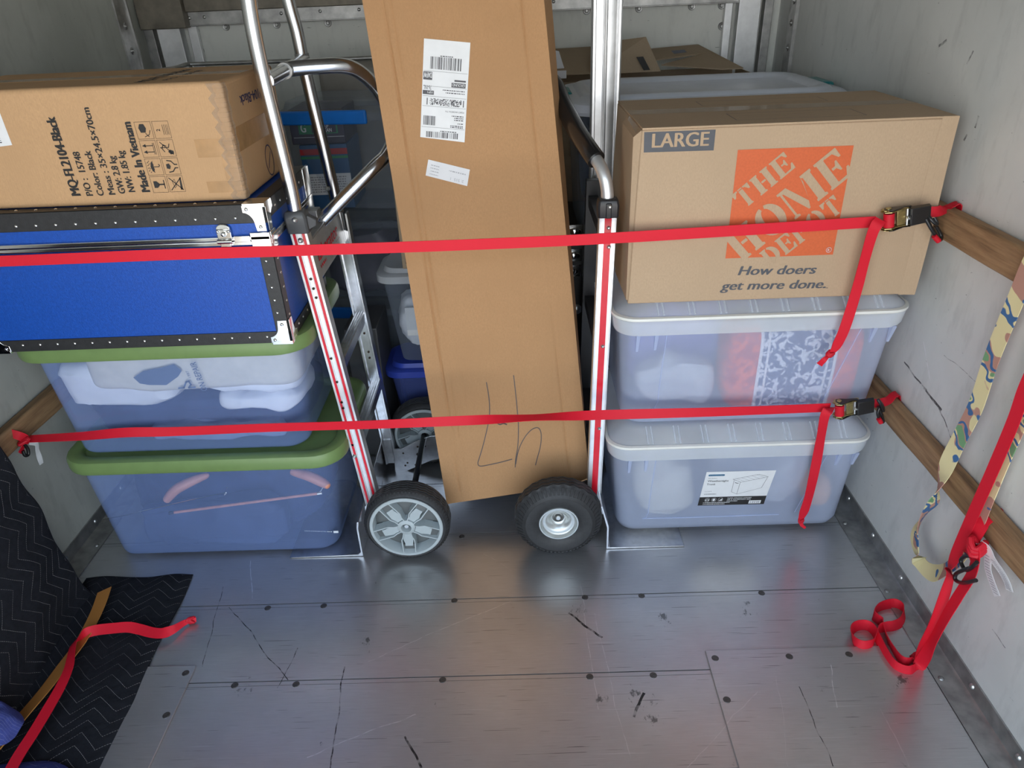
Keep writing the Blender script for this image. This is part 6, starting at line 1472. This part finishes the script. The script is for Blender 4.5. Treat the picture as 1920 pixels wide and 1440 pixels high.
for ed in (lambda u: (u, 0), lambda u: (1, u), lambda u: (u, 1)): q.grid(lambda u, v, ed=ed: skirt(u, v, ed), 60, 1, lambda u, v: (u * .3, .01))
q.build('cover', 'blanket', flat)
os_ = thing('webbing_strap', on_z(100, 1240, .02), 'orange webbing strap lying along the fold between the two black blankets', 'strap')
P = [on_z(x, y, z) for x, y, z in ((196, 1106, .034), (186, 1135, .032), (172, 1166, .03), (150, 1205, .03), (120, 1245, .032), (85, 1292, .036), (40, 1345, .042), (0, 1393, .048), (-60, 1460, .05))]
q = MB(); q.ribbon(P, [(1, .15, .35)] * len(P), .042, 6, .002); q.build('webbing', 'orangeweb', os_)
rs = thing('red_strap', on_z(200, 1200, .02), 'loose red strap with knotted end snaking over the flat black blanket', 'strap')
P = [on_z(x, y, z) for x, y, z in ((358, 1163, .012), (345, 1168, .014), (325, 1180, .02), (305, 1187, .024), (285, 1186, .026), (262, 1180, .030), (240, 1176, .034), (212, 1178, .036), (178, 1182, .038), (156, 1190, .042), (139, 1205, .050), (133, 1228, .055), (128, 1254, .055), (112, 1290, .052), (88, 1332, .05), (62, 1375, .05), (36, 1415, .05), (5, 1470, .05))]
Wd = [(0, .3, 1), (0, .5, 1), (.1, .8, .7), (0, 1, .4), (0, 1, .3), (0, 1, .35), (0, .9, .5), (0, .9, .5), (.1, .8, .6), (.3, .7, .6), (.7, .2, .6), (.8, 0, .5), (.9, .1, .3), (1, .2, .1), (1, .3, 0), (1, .3, 0), (1, .3, 0), (1, .3, 0)]
q = MB(); q.ribbon(P, Wd, lambda t: .027 if t > .16 else .010 + .017 * t / .16, 7); knot(q, P[0], (1, .2, 0), 1.0); q.ribbon([P[0], on_z(368, 1162, .010)], [(0, .6, 1)] * 2, .012, 4); q.build('webbing', 'red', rs)
# blue quilted blankets at the very corner
def puff(cx, cy, rx, ry, h, seed, label, z0=.03):
    def fn(u, v):
        t = 2 * PI * u; r = v; ed = 1 + .10 * noise.noise(Vector((math.cos(t) * 2, math.sin(t) * 2, seed)))
        return Vector((cx + rx * r * ed * math.cos(t), cy + ry * r * ed * math.sin(t), z0 + h * (1 - r ** 3) + .012 * noise.noise(Vector((cx + r * math.cos(t) * 2, r * math.sin(t) * 2, seed))) + .006 * math.sin(r * 9 + seed)))
    q = MB(); q.grid(fn, 48, 16, lambda u, v: (v * .4 * math.cos(2 * PI * u), v * .4 * math.sin(2 * PI * u))); o = q.build('quilted_blanket', 'bluequilt', org=Vector((cx, cy, z0))); tag(o, label, 'blanket'); return o
pc = on_z(-25, 1352, .10); puff(pc.x, pc.y, .062, .052, .06, 2, 'blue quilted blanket roll end at the left edge above the orange strap', .075)
pc = on_z(40, 1470, .06); puff(pc.x - .03, pc.y - .10, .20, .172, .055, 5, 'blue quilted blanket at the bottom left corner of the truck floor', .02)
